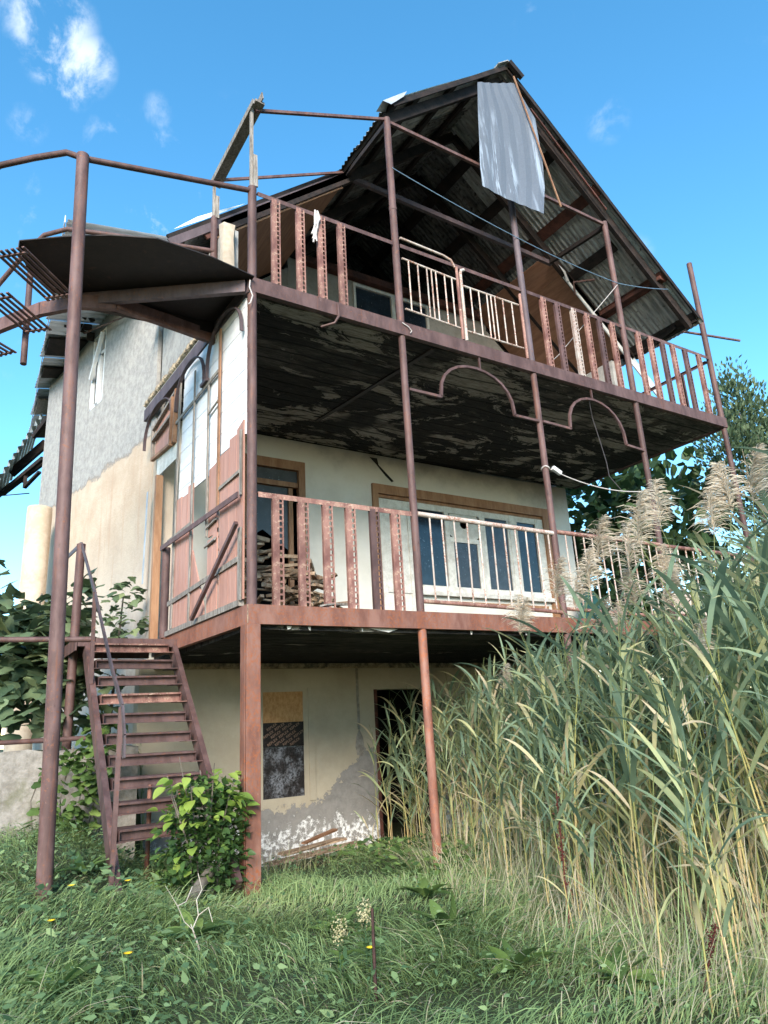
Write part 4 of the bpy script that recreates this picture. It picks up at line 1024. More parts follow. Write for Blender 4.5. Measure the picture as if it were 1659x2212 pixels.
MB().tube([(PX[2]+0.045*math.cos(t), 0.045*math.sin(t), 3.60+0.012*math.sin(2*t)) for t in np.linspace(0, 12.4, 40)], 0.008, 6).build('knot', 'rope_white', rp, True)
part('plug', 'pvc_white', rp, lambda b: b.bar((PX[2]+0.06, -0.05, 3.60), (PX[2]+0.17, -0.06, 3.54), 0.045, 0.05), False, 0.008)
MB().tube([(PX[3]+0.045*math.cos(t), 0.045*math.sin(t), 3.56) for t in np.linspace(0, 6.4, 20)], 0.008, 6).build('loop', 'rope_white', rp, True)
tag(tube('thin_cable', M['wire_dark'], None, [(4.55, 0.15, 4.755), (4.56, 0.15, 4.5), (4.62, 0.14, 4.2), (4.66, 0.12, 3.9), (4.62, 0.08, 3.7), (4.72, 0.0, 3.49)], 0.006, 6), 'thin cable dangling from the burnt upper soffit', 'cable')
rb = thing('rag', 'white cloth strip knotted to the upper railing', 'rag', (0.66, -0.03, 5.9))
for k in range(5):
    r = random.Random(k); x0 = 0.655+r.uniform(-.015, .02)
    MB().tube([(x0, -0.04, 5.92), (x0+r.uniform(-.02,.02), -0.055, 5.82), (x0+r.uniform(-.05,.04), -0.05, 5.72), (x0+r.uniform(-.07,.05), -0.05, 5.62-r.uniform(0,.12))], 0.009, 6).build('strand', 'rope_white', rb, True)
tag(tube('tied_string', M['rope_white'], None, [(PX[1]-0.02, -0.055, 4.90), (PX[1]+0.05, -0.06, 4.87), (PX[1]+0.09, -0.06, 4.83), (PX[1]+0.07, -0.06, 4.80)], 0.006, 6), 'short white string tied at the foot of the second upper post', 'string')
tag(tube('white_cord', M['rope_white'], None, [(-0.05, -0.07, 4.86), (-0.06, -0.08, 4.78), (-0.03, -0.08, 4.70), (-0.05, -0.08, 4.62), (-0.07, -0.08, 4.60)], 0.006, 6), 'short white cord hanging below the upper corner', 'cord')
tag(tube('fence_twine', M['rope_white'], None, [(5.24, -0.05, 6.52), (4.75, -0.02, 6.0), (4.3, 0.3, 5.4), (3.9, 0.5, 5.0)], 0.005, 5), 'thin twine running down from the fourth upper post', 'twine')
# far-left service wires
for k, (z0, z1) in enumerate(((5.9, 5.95), (5.72, 5.7))):
    tag(tube('overhead_wire', M['wire_dark'], None, [(-6.0, 14+k, z0+0.6), (-2.8, 12, z0+0.3), (-0.9, 9.5, z1)], 0.012, 5), ['upper', 'lower'][k]+' of two overhead wires running to the rear left eave', 'wire', 'overhead wires')
tag(tube('round_pillar', M['pillar'], None, [(-1.01, 6.0, 0.7), (-1.01, 6.0, 4.28), (-1.01, 6.0, 4.36)], [0.175, 0.175, 0.172], 24), 'round cream rendered pillar behind the fig tree', 'pillar')

# green chair and items at the right end of the lower balcony
ch = thing('plastic_chair', 'dark green plastic chair by the right end of the white wall', 'chair', (6.75, 2.3, Z1))
def chback(b):
    n = 14; f = []
    for i in range(n+1):
        t = math.pi*i/n
        f.append((6.75-0.27*math.cos(t), 2.50+0.03*math.sin(t), Z1+0.62+0.30*math.sin(t)**0.7))
    b.prism([(7.02, 2.50, Z1+0.42), *f[::-1], (6.48, 2.50, Z1+0.42)], (0, 0.02, 0))
part('backrest', 'green_plastic', ch, chback); part('seat', 'green_plastic', ch, lambda b: b.box((6.50, 2.05, Z1+0.40), (7.0, 2.49, Z1+0.43)))
for sx in (6.53, 6.95):
    for sy in (2.08, 2.46): bar('leg', 'green_plastic', ch, (sx, sy, Z1-0.015), (sx, sy, Z1+0.4), 0.04, 0.04)
tw = thing('tiled_wall', 'low pink tiled wall beyond the reeds', 'wall', (8.2, 1.6, 0))
part('backing', 'concrete', tw, lambda b: b.box((7.55, 1.62, -0.4), (8.9, 1.75, 2.7)))
tmesh = MB().box((0, 0, 0), (0.205, 0.012, 0.205)).mesh('tile', 'tile')
for i in range(6):
    for j in range(9): place(tmesh, 'tile', tw, Matrix.Translation((7.57+i*0.215, 1.607+random.uniform(-.003, .003), 0.75+j*0.215)))

# ------------------------------------------------------------------ lower staircase
st = thing('steel_staircase', 'open rusty steel staircase climbing to the lower balcony', 'staircase', (-0.55, 0.9, 0))
xl, xr = -0.93, -0.17
ys = lambda z: 1.58 - (1.80-z)*0.96 + 0.02
for x in (xl-0.005, xr+0.02):
    MB().bar((x, ys(0.02), -0.06), (x, ys(1.86), 1.76), 0.045, 0.13).build('stringer', 'rust', st)
tread = MB()
w_ = xr-xl-0.10
tread.box((0.05, -0.006, 0.0), (w_+0.05, 0.19, 0.006)).box((0.05, -0.006, -0.010), (w_+0.05, -0.001, -0.0005)).box((0.05, 0.035, -0.068), (w_+0.05, 0.041, -0.0005)).box((0.05, -0.004, -0.076), (w_+0.05, 0.041, -0.0685))
for x in (0.0, w_+0.02):
    tread.box((x-0.012, -0.03, -0.078), (x+0.085, 0.16, -0.071))
for x in (0.046, w_+0.0505): tread.prism([(x, 0, -0.07), (x, 0.13, -0.07), (x, 0.19, 0.0), (x, 0, 0.0)], (0.0035, 0, 0))
tr_m = [tread.mesh('tread', m_) for m_ in ('rust', 'rust_peel', 'rust_white')]
for k in range(10):
    z = 1.80-0.16*k
    place(tr_m[[1, 0, 0, 1, 0, 0, 0, 0, 0, 0][k]], 'tread', st, Matrix.Translation((xl, ys(z)-0.02, z)) @ Matrix.Rotation(R(random.uniform(-.6, .6)), 4, 'Y'))
    for x in (xl+0.02, xr+0.0):
        bar('tread_support', 'rust', st, (x, ys(z)+0.0, z-0.08), (x+0.01, ys(z)-0.0, z-0.235), 0.012, 0.03)
lp = part('landing', 'rust', st, lambda b: (b.box((-1.02, 1.62, 1.845), (-0.13, 2.5, 1.853)), b.box((-1.02, 1.61, 1.78), (-0.13, 1.62, 1.856)), b.bar((-1.03, 1.62, 1.80), (-1.03, 2.5, 1.80), 0.01, 0.11), b.bar((-0.9, 2.4, 1.80), (-0.2, 2.4, 1.80), 0.05, 0.09)))
tube('newel_post', M['rust'], st, [(-0.97, 2.15, 0.85), (-0.97, 2.15, 2.86)], 0.042, 14)
def rail_poly(b, pts, w, h):
    P = [Vector(p) for p in pts]
    for a, c in zip(P[:-1], P[1:]): b.bar(a, c, w, h)
part('handrail', 'purple_steel', st, lambda b: rail_poly(b, [(-0.97, 3.2, 2.94), (-0.97, 2.2, 2.87), (-0.97, 2.12, 2.85), (-0.97, 1.22, 2.20), (-0.97, 0.29, 1.44), (-0.97, -0.10, 1.17), (-0.97, -0.20, 0.98), (-0.97, -0.22, 0.84)], 0.012, 0.045))
for y, z0, z1 in ((1.22, 1.42, 2.2), (-0.06, 0.0, 1.17)):
    bar('handrail_upright', 'rust', st, (-0.97+(0.02 if z0 > 1 else 0), y+0.02, z0), (-0.97, y, z1), 0.03, 0.025, (0, 1, 0))
tube('guard_pipe', M['rust'], st, [(-2.9, 1.9, 1.84), (-0.93, 1.28, 1.80)], 0.024, 12)
for x, y in ((-0.60, 0.55), (-0.35, 0.6)):
    tube('prop', M['rust_orange'], st, [(x, y, -0.1), (x, y, 0.62)], 0.018, 8)

# ------------------------------------------------------------------ upper winder staircase and its tall pipe
us = thing('winding_staircase', 'dark steel landing and winding slatted stairs beside the upper corner', 'staircase', (-1.4, 0.12, 0))
PLAT = [(-0.02, -0.10), (-0.45, -0.19), (-0.92, -0.21), (-1.25, -0.08), (-1.56, 0.10), (-1.88, 0.33), (-1.78, 0.62), (-1.55, 0.86), (-1.30, 0.92), (-0.7, 0.9), (-0.06, 0.88)]
zp = Z2-0.035
part('landing_plate', 'dark_steel', us, lambda b: b.prism([(x, y, zp) for x, y in PLAT], (0, 0, 0.01)))
part('toe_plate', 'dark_steel', us, lambda b: [b.bar((a[0], a[1], zp-0.03), (c_[0], c_[1], zp-0.03), 0.006, 0.055) for a, c_ in zip(PLAT[5:8], PLAT[6:9])])
bar('joist', 'purple_steel', us, (-0.07, -0.01, zp-0.07), (-1.32, 0.86, zp-0.07), 0.05, 0.12)
bar('joist', 'dark_steel', us, (-0.07, 0.8, zp-0.06), (-1.3, 0.90, zp-0.06), 0.05, 0.11)
def stringer(b):
    rail_poly(b, [(-0.05, 0.82, 4.73), (-0.6, 0.80, 4.79), (-1.04, 0.72, 4.78), (-1.34, 0.81, 4.76), (-1.62, 1.03, 4.73), (-1.93, 1.38, 4.66), (-2.2, 1.75, 4.52), (-2.5, 2.1, 4.3)], 0.05, 0.13)
part('stringer', 'rust', us, stringer)
def slats(c, d, w, n, ln, name):
    """open tread: n slats of length ln along d, spread over width w"""
    c = Vector(c); d = Vector((*d, 0)).normalized(); s = Vector((-d.y, d.x, 0))
    t = MB()
    for e in (0.08, 0.92): t.bar(c+d*ln*e-s*w/2-Vector((0,0,.012)), c+d*ln*e+s*w/2-Vector((0,0,.012)), 0.02, 0.012)
    o = t.build('tread', 'rust', us)
    for k in range(n):
        q = c + s*(w*(k/(n-1)-0.5))
        bar('slat', 'rust', o, q, q+d*ln, 0.022, 0.012)
slats((-1.95, 0.12, 4.64), (0.44, 0.50), 0.24, 6, 0.68, 't')
slats((-2.00, 0.68, 4.56), (0.38, 0.44), 0.22, 5, 0.60, 't')
slats((-2.22, 1.12, 4.42), (0.40, 0.34), 0.22, 5, 0.50, 't')
tp = tube('support_pipe', M['rust'], us, [(-1.365, -0.145, -0.35), (-1.445, -0.14, 2.6), (-1.513, -0.13, 5.53)], 0.048, 18)
tagl(tp, 'tall brown support pipe standing in the grass')
tube('handrail', M['rust'], us, [(-0.03, -0.01, 5.90), (-1.50, -0.11, 5.52), (-1.625, -0.02, 5.60), (-1.85, 0.12, 5.56), (-2.08, 0.30, 5.53), (-2.4, 0.6, 5.36)], 0.026, 12)
tube('handrail', M['rust'], us, [(-0.08, 0.88, 5.80), (-1.1, 1.12, 5.80), (-1.45, 1.22, 5.80), (-1.63, 1.40, 5.79), (-1.78, 1.66, 5.68), (-2.0, 2.0, 5.4)], 0.024, 12)
tube('baluster_post', M['rust'], us, [(-1.70, 1.32, 4.30), (-1.72, 1.50, 5.74)], 0.028, 12)

# ------------------------------------------------------------------ retaining wall
rw = MB()
nxw = 28
for i in range(nxw):
    pass
tw_ = MB()
def rwall(b):
    n = 30; r = random.Random(4); top = []; bot = []; tb = []
    for i in range(n+1):
        x = -6.0 + 5.62*i/n; e = r.uniform(-.02, .02)
        bot.append((x, 1.86+r.uniform(-.015,.015), -0.3)); top.append((x, 1.90+e, 0.90+r.uniform(-.025, .02))); tb.append((x, 2.14, 0.90+r.uniform(-.02,.02)))
    b.add(bot+top+tb, [(i, i+1, n+2+i, n+1+i) for i in range(n)] + [(n+1+i, n+2+i, 2*n+3+i, 2*n+2+i) for i in range(n)])
    b.box((-6.0, 2.10, -0.3), (-0.38, 2.16, 0.87))
    b.add([(-0.38, 1.86, -0.3), (-0.38, 2.16, -0.3), (-0.38, 2.14, 0.89), (-0.38, 1.9, 0.89)], [(0,1,2,3)])
rwo = MB(); rwall(rwo)
tag(rwo.build('retaining_wall', 'concrete'), 'stained concrete retaining wall left of the stairs', 'wall')
tag(tube('scrap_pipe', M['rust'], None, [(-2.6, 1.95, 0.98), (-0.75, 2.0, 0.99)], 0.022, 10), 'rusty pipe lying along the top of the retaining wall', 'pipe')

# ------------------------------------------------------------------ firewood and debris
def stick(p, q, w, h, seed):
    r = random.Random(seed); p = Vector(p); q = Vector(q)
    b = MB(); d = (q-p).normalized(); s = d.cross(Vector((0, 0, 1))).normalized() if abs(d.z) < .95 else Vector((1,0,0)); u = s.cross(d)
    vs = []
    for e in (p, p.lerp(q, 0.5), q):
        for a, c_ in ((-1,-1),(1,-1),(1,1),(-1,1)): vs.append(e + s*a*w/2*r.uniform(.6,1.15) + u*c_*h/2*r.uniform(.6,1.15) + d*r.uniform(-.02,.02))
    return b.add(vs, [(3,2,1,0),(8,9,10,11)] + [(k*4+i, k*4+(i+1)%4, k*4+4+(i+1)%4, k*4+4+i) for k in (0,1) for i in range(4)])
r = random.Random(21)
for k in range(130):
    x = 0.62 + 1.2*r.random(); top = float(np.interp(x, [0.6, 0.9, 1.25, 1.6, 1.75, 1.85], [1.2, 1.18, 1.02, 0.85, 0.6, 0.3]))
    z = Z1 + 0.03 + top*r.random()**0.6
    y = 1.95 + 0.7*r.random() - 0.3*(1-(z-Z1)/1.2)
    L = r.uniform(0.22, 0.5); a = r.uniform(-0.7, 0.7) + (0 if r.random() < .6 else 1.3); t = r.uniform(-0.3, 0.3)
    d = Vector((math.cos(a)*math.cos(t), math.sin(a)*math.cos(t), math.sin(t)))*L/2
    c_ = Vector((x, y, z)); p = c_-d; q = c_+d
    p.z = max(p.z, Z1+0.02); q.z = max(q.z, Z1+0.02)
    for e in (p, q): e.y = min(e.y, 2.80)
    tag(stick(p, q, r.uniform(.025, .075), r.uniform(.02, .05), k).build('firewood_stick', 'wood_pale'), 'split firewood stick in the pile on the lower balcony', 'firewood', 'firewood heaped on the lower balcony')
tag(stick((0.62, -0.02, Z1+0.02), (1.02, 0.10, Z1+0.07), 0.07, 0.02, 9).build('loose_board', 'wood_grey'), 'grey board end sticking out under the lower railing', 'board')
for k, (p, q, w, lab) in enumerate((((0.85, 1.75, -0.27), (2.05, 2.05, -0.25), 0.18, 'pale weathered board lying by the basement wall, nearest the grass'), ((1.15, 2.1, -0.26), (1.95, 2.25, -0.22), 0.15, 'second pale board lying by the basement wall'), ((1.45, 2.2, -0.20), (1.90, 2.32, -0.13), 0.08, 'short orange brown board on top of the debris'))):
    tag(stick(p, q, w, 0.025, 40+k).build('fallen_board', 'wood_pale' if k < 2 else 'wood_lath'), lab, 'board')
lg = thing('log', 'short cut log with bark lying under the stairs', 'log', (-0.42, -0.15, 0.0))
tube('bark', M['bark'], lg, [(-0.52, -0.28, -0.06), (-0.45, -0.2, 0.0), (-0.33, -0.08, 0.07)], [0.038, 0.04, 0.036], 12)
MB().tube([(-0.331, -0.081, 0.0695), (-0.327, -0.077, 0.072)], 0.030, 12).build('cut_face', 'wood_pale', lg)

# ------------------------------------------------------------------ plants
def fig_leaf(mat, L=1.0, lobes=5, seed=0, tint=0.5):
    r = random.Random(seed); b = MB(); pts = []
    n = 26
    for i in range(n+1):
        t = -math.pi*0.93 + 2*math.pi*0.93*i/n
        lob = 0.62 + 0.38*max(0, math.cos(lobes*t*0.72))**0.8
        if lobes == 0: lob = 0.8
        rad = 0.5*L*lob*(1.0 if abs(t) < 2.2 else 0.8)*r.uniform(.94, 1.05)
        pts.append((rad*math.cos(t)*1.15 + 0.42*L*0.6, rad*math.sin(t), 0))
    vs = [(0, 0, 0), (0.45*L, 0, 0.03*L)] + [(x, y, -0.16*abs(y)**1.3/L**0.3 + 0.05*L*math.sin(x*7/L+y*5/L) - 0.12*max(0, x-0.5*L)) for x, y, _ in pts]
    fs = [(1, 2+i, 3+i) for i in range(n)] + [(1, 2+n, 0), (1, 0, 2)]
    tv = [tint]*2 + [tint - 0.05]*(n+1)
    b.add(vs, fs, tv)
    b.add([(0, 0.004*L, 0), (0, -0.004*L, 0), (-0.45*L, 0, -0.12*L)], [(0, 1, 2)], [tint+.2]*3)
    return b.mesh('leaf', mat, True)
def ovate(mat, L=1.0, W=0.6, tint=0.5, seed=0, droop=0.15):
    b = MB(); n = 6; pts = []; w = []
    for i in range(n+1):
        t = i/n; pts.append((t*L, 0, -droop*L*t*t)); w.append(W*L*(math.sin(math.pi*min(1, t**0.75*1.0))**0.8 if 0 < t < 1 else 0.02))
    b.strip(pts, w, (0, 1, 0), tint, 0.18, (0, 0, 1))
    return b.mesh('leaf', mat, True)
def orient(pos, out, tilt, spin, s):
    """leaf frame: x axis = outward/droop direction, z up-ish"""
    o = Vector(out).normalized(); x = (o*math.cos(tilt) + Vector((0, 0, 1))*math.sin(tilt)).normalized()
    m_ = frame(pos, x, Vector((0, 0, 1)) + Vector((random.uniform(-.4,.4), random.uniform(-.4,.4), 0)) + o*0.45)
    # frame() makes z exact; rebuild with x exact
    z = m_.col[2].to_3d(); z = (z - x*z.dot(x)).normalized(); y = z.cross(x)
    q = Matrix((x, y, z)).transposed().to_4x4() @ Matrix.Rotation(spin, 4, 'X') @ Matrix.Diagonal((s, s, s, 1)); q.translation = Vector(pos)
    return q
def branchy(th, base, tips, r0, mat='bark', name='branch'):
    for t in tips:
        mid = Vector(base).lerp(Vector(t), 0.5) + Vector((random.uniform(-.1,.1), random.uniform(-.1,.1), random.uniform(.0,.12)))
        tube(name, M[mat], th, [base, mid, t], [r0, r0*0.7, r0*0.3], 6)
fig_meshes = [fig_leaf('fig', 1, 5, s, 0.25+0.12*s) for s in range(5)]
def fig_plant(th, blobs, n, smin, smax, meshes, inner=0.5):
    for k in range(n):
        c, rad, wt = random.choices(blobs, [b[2] for b in blobs])[0]
        u = Vector((random.gauss(0,1), random.gauss(0,1), random.gauss(0,1))).normalized()
        u.y = u.y*1 if random.random() < .3 else -abs(u.y)
        p = Vector(c) + Vector((u.x*rad[0], u.y*rad[1], u.z*rad[2]))*(inner+(1-inner)*random.random()**0.5)
        o = Vector((u.x, u.y-0.5, u.z*0.4 + 0.0))
        place(random.choice(meshes), 'leaf', th, orient(p, o, random.uniform(-0.9, 0.25), random.uniform(-.5,.5), random.uniform(smin, smax)))
fg = thing('fig_tree', 'broad leaved fig tree spreading over the terrace left of the stairs', 'tree', (-1.5, 2.9, 0.9))
tube('trunk', M['bark'], fg, [(-1.55, 2.95, 0.80), (-1.5, 2.9, 1.3), (-1.6, 2.9, 1.9)], [0.07, 0.055, 0.04], 10)
branchy(fg, (-1.52, 2.9, 1.2), [(-2.2, 2.8, 2.2), (-1.0, 2.7, 2.0), (-0.75, 2.8, 1.7), (-1.9, 2.5, 2.6), (-1.2, 3.0, 2.5), (-2.3, 2.3, 1.6)], 0.035)
fig_plant(fg, [((-1.95, 2.5, 2.35), (0.5, 0.4, 0.42), 3), ((-1.65, 2.5, 1.72), (0.62, 0.35, 0.42), 3), ((-1.12, 2.75, 1.85), (0.42, 0.4, 0.46), 3), ((-1.35, 2.35, 1.28), (0.55, 0.3, 0.28), 2), ((-0.85, 2.75, 1.35), (0.30, 0.3, 0.30), 1.2), ((-1.0, 3.1, 2.35), (0.4, 0.4, 0.4), 1.6)], 295, 0.19, 0.33, fig_meshes, 0.65)
def fig_fill(th, blobs, n, mat, s):
    V = []; F = []; T = []
    b = MB()
    for k in range(n):
        c, rad, wt = random.choices(blobs, [q[2] for q in blobs])[0]
        u = Vector((random.gauss(0,1), random.gauss(0,1), random.gauss(0,1))).normalized()*random.random()**0.33
        p = Vector(c) + Vector((u.x*rad[0], u.y*rad[1], u.z*rad[2]))
        x = Vector((random.gauss(0,1), random.gauss(0,1), random.gauss(0,.6))).normalized(); z = Vector((random.gauss(0,.6), random.gauss(0,.6), 1)); y = z.cross(x).normalized()
        L = s*random.uniform(.7, 1.3); tv = random.uniform(0.05, 0.7)
        pts = [p, p+x*L*.3+y*L*.34, p+x*L*.62+y*L*.2, p+x*L, p+x*L*.62-y*L*.2, p+x*L*.3-y*L*.34]
        b.add(pts, [(0, 1, 2, 3), (0, 3, 4, 5)], tv)
    return b
o = fig_fill(fg, [((-1.9, 2.9, 2.2), (0.6, 0.4, 0.45), 3), ((-1.5, 2.8, 1.6), (0.8, 0.4, 0.5), 4), ((-1.05, 3.05, 1.9), (0.45, 0.35, 0.5), 3), ((-3.2, 3.2, 2.0), (1.0, 0.6, 0.9), 4)], 1300, 'fig', 0.2).build('inner_foliage', 'fig', fg); o['kind'] = 'stuff'
fs_ = thing('fig_sapling', 'small fig sapling growing against the left wall above the landing', 'plant', (-0.42, 2.9, 0.9))
tube('stem', M['bark'], fs_, [(-0.45, 2.95, 0.85), (-0.42, 2.9, 1.8), (-0.40, 2.8, 2.5)], [0.02, 0.016, 0.008], 6)
fig_plant(fs_, [((-0.42, 2.75, 2.48), (0.19, 0.15, 0.20), 2), ((-0.38, 2.7, 2.15), (0.24, 0.15, 0.2), 3), ((-0.52, 2.7, 1.75), (0.28, 0.2, 0.3), 2), ((-0.55, 2.5, 1.35), (0.3, 0.2, 0.35), 2)], 85, 0.10, 0.17, fig_meshes)
vn = thing('wall_vine', 'leafy green vine hanging down the retaining wall', 'plant', (-1.0, 1.7, 0.2))
vine_m = [fig_leaf('vine', 1, 3, 20+s, 0.35+0.15*s) for s in range(3)]
for k in range(6):
    x = -1.22+0.1*k
    tube('stem', M['bark'], vn, [(x, 1.8, 0.12), (x+random.uniform(-.1,.1), 1.7, 0.5), (x+random.uniform(-.1,.1), 1.8, 0.92)], 0.006, 5)
fig_plant(vn, [((-0.98, 1.68, 0.55), (0.26, 0.14, 0.42), 4), ((-0.80, 1.62, 0.78), (0.18, 0.14, 0.22), 2), ((-1.10, 1.55, 0.25), (0.24, 0.14, 0.2), 2), ((-0.75, 1.85, 1.05), (0.16, 0.12, 0.14), 1)], 290, 0.075, 0.14, vine_m)
# the lime shrub beside the corner column
lb = thing('lime_shrub', 'bright lime green shrub between the stairs and the corner column', 'shrub', (-0.3, 0.0, -0.1))
lb_shift = Vector((-0.07, 0.0, -0.03))
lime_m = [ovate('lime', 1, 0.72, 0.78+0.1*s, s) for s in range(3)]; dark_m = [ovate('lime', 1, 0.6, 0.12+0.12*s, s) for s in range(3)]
for k in range(9):
    a = 2*math.pi*k/9
    tip = (-0.32+0.24*math.cos(a), -0.02+0.16*math.sin(a), 0.55+random.uniform(0, .34))
    tube('stem', M['bark'], lb, [(-0.28+0.05*math.cos(a), -0.02, -0.25), ((-0.3+tip[0])/2+0.03, -0.02, 0.25), tip], [0.008, 0.006, 0.003], 5)
o = fig_fill(lb, [((-0.3, -0.02, 0.12), (0.30, 0.2, 0.28), 4), ((-0.3, 0.0, 0.45), (0.26, 0.18, 0.28), 3), ((-0.1, 0.0, 0.35), (0.14, 0.15, 0.34), 2)], 2600, 'lime', 0.05).build('inner_foliage', 'lime', lb); o['kind'] = 'stuff'
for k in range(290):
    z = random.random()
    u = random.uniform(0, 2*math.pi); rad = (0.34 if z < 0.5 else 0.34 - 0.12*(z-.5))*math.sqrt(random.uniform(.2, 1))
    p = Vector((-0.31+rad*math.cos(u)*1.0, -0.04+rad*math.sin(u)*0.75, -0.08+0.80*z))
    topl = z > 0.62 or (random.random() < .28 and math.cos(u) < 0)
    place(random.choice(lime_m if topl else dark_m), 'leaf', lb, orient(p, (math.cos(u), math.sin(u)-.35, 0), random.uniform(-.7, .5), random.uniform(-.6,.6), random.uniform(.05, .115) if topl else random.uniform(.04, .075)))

lb.location += lb_shift      # a touch away from the column
# right-hand trees ------------------------------------------------
def crown_tree(name, label, base, trunk_h, blobs, n, leaf, mat, grp=None):
    th = thing(name, label, 'tree', base, grp)
    b0 = Vector(base)
    tr = tube('trunk', M['bark'], th, [b0-Vector((0,0,.3)), b0+Vector((0.1, 0, trunk_h*.5)), b0+Vector((0, 0.1, trunk_h))], [0.16, 0.13, 0.09], 10)
    for c, rad, w in blobs: tube('limb', M['bark'], th, [b0+Vector((0, 0, trunk_h*.6)), (b0+Vector((0,0,trunk_h))).lerp(Vector(c), .5), c], [0.07, 0.05, 0.015], 6)
    V = np.zeros((n, 6, 3)); T = np.zeros((n, 6))
    W = np.array([q[2] for q in blobs], float); idx = rng.choice(len(blobs), n, p=W/W.sum())
    C = np.array([q[0] for q in blobs])[idx]; RD = np.array([q[1] for q in blobs])[idx]
    u = rng.normal(size=(n, 3)); u /= np.linalg.norm(u, axis=1, keepdims=True)
    rr = rng.random(n)**0.28
    P = C + u*RD*rr[:, None]*(1+0.22*np.sin(u[:, :1]*9+u[:, 2:]*7+idx[:, None]))
    o = u + rng.normal(size=(n, 3))*0.6
    if leaf[2] > 0: o = o*0.5 + np.array([0, 0, 1.0])*leaf[2]
    X = o/np.linalg.norm(o, axis=1, keepdims=True)
    Zv = rng.normal(size=(n, 3))*0.7 + np.array([0, 0, 1]); Y = np.cross(Zv, X); Y /= np.linalg.norm(Y, axis=1, keepdims=True)
    L = leaf[0]*rng.uniform(.6, 1.3, n)[:, None]; Wd = leaf[1]*L
    V[:, 0] = P; V[:, 1] = P+X*L*.3+Y*Wd*.5; V[:, 2] = P+X*L*.65+Y*Wd*.4; V[:, 3] = P+X*L; V[:, 4] = P+X*L*.65-Y*Wd*.4; V[:, 5] = P+X*L*.3-Y*Wd*.5
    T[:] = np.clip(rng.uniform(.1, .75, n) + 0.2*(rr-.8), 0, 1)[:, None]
    k = np.arange(n)[:, None]*6
    me = fast_mesh('crown', V.reshape(-1, 3), [k+np.array([0,1,2,3]), k+np.array([0,3,4,5])], T.ravel(), mat)
    place(me, 'crown', th)
    return th
crown_tree('broadleaf_tree', 'dark broad leaved tree behind the right end of the balconies', (9.6, 4.0, -0.3), 3.0,
    [((8.9, 3.9, 5.0), (1.3, 1.1, 1.0), 3), ((10.3, 3.4, 4.9), (1.4, 1.2, 1.1), 3), ((8.7, 4.1, 3.3), (1.3, 1.0, 1.2), 3), ((10.3, 3.6, 3.2), (1.5, 1.2, 1.3), 3), ((8.6, 3.9, 1.8), (1.2, 1.0, 1.2), 2), ((10.6, 3.4, 1.6), (1.6, 1.2, 1.3), 2)], 3300, (0.27, 0.8, 0), 'far_leaf')
crown_tree('spiky_tree', 'tall grey green tree with upright tips at the right edge', (11.8, 1.9, -0.3), 4.0,
    [((11.0, 1.8, 6.6), (0.4, 0.4, 1.0), 2), ((11.7, 1.9, 6.3), (0.5, 0.5, 1.1), 2), ((10.5, 1.9, 5.6), (0.6, 0.6, 1.2), 3), ((12.4, 1.9, 5.9), (0.6, 0.6, 1.2), 3), ((11.3, 1.7, 4.9), (1.2, 0.9, 1.3), 4), ((13.1, 2.0, 4.9), (0.9, 0.9, 1.5), 3), ((11.6, 1.6, 3.4), (1.6, 0.9, 1.4), 3), ((12.0, 1.6, 1.8), (1.8, 0.9, 1.5), 3)], 17000, (0.10, 0.42, 0.55), 'conifer')

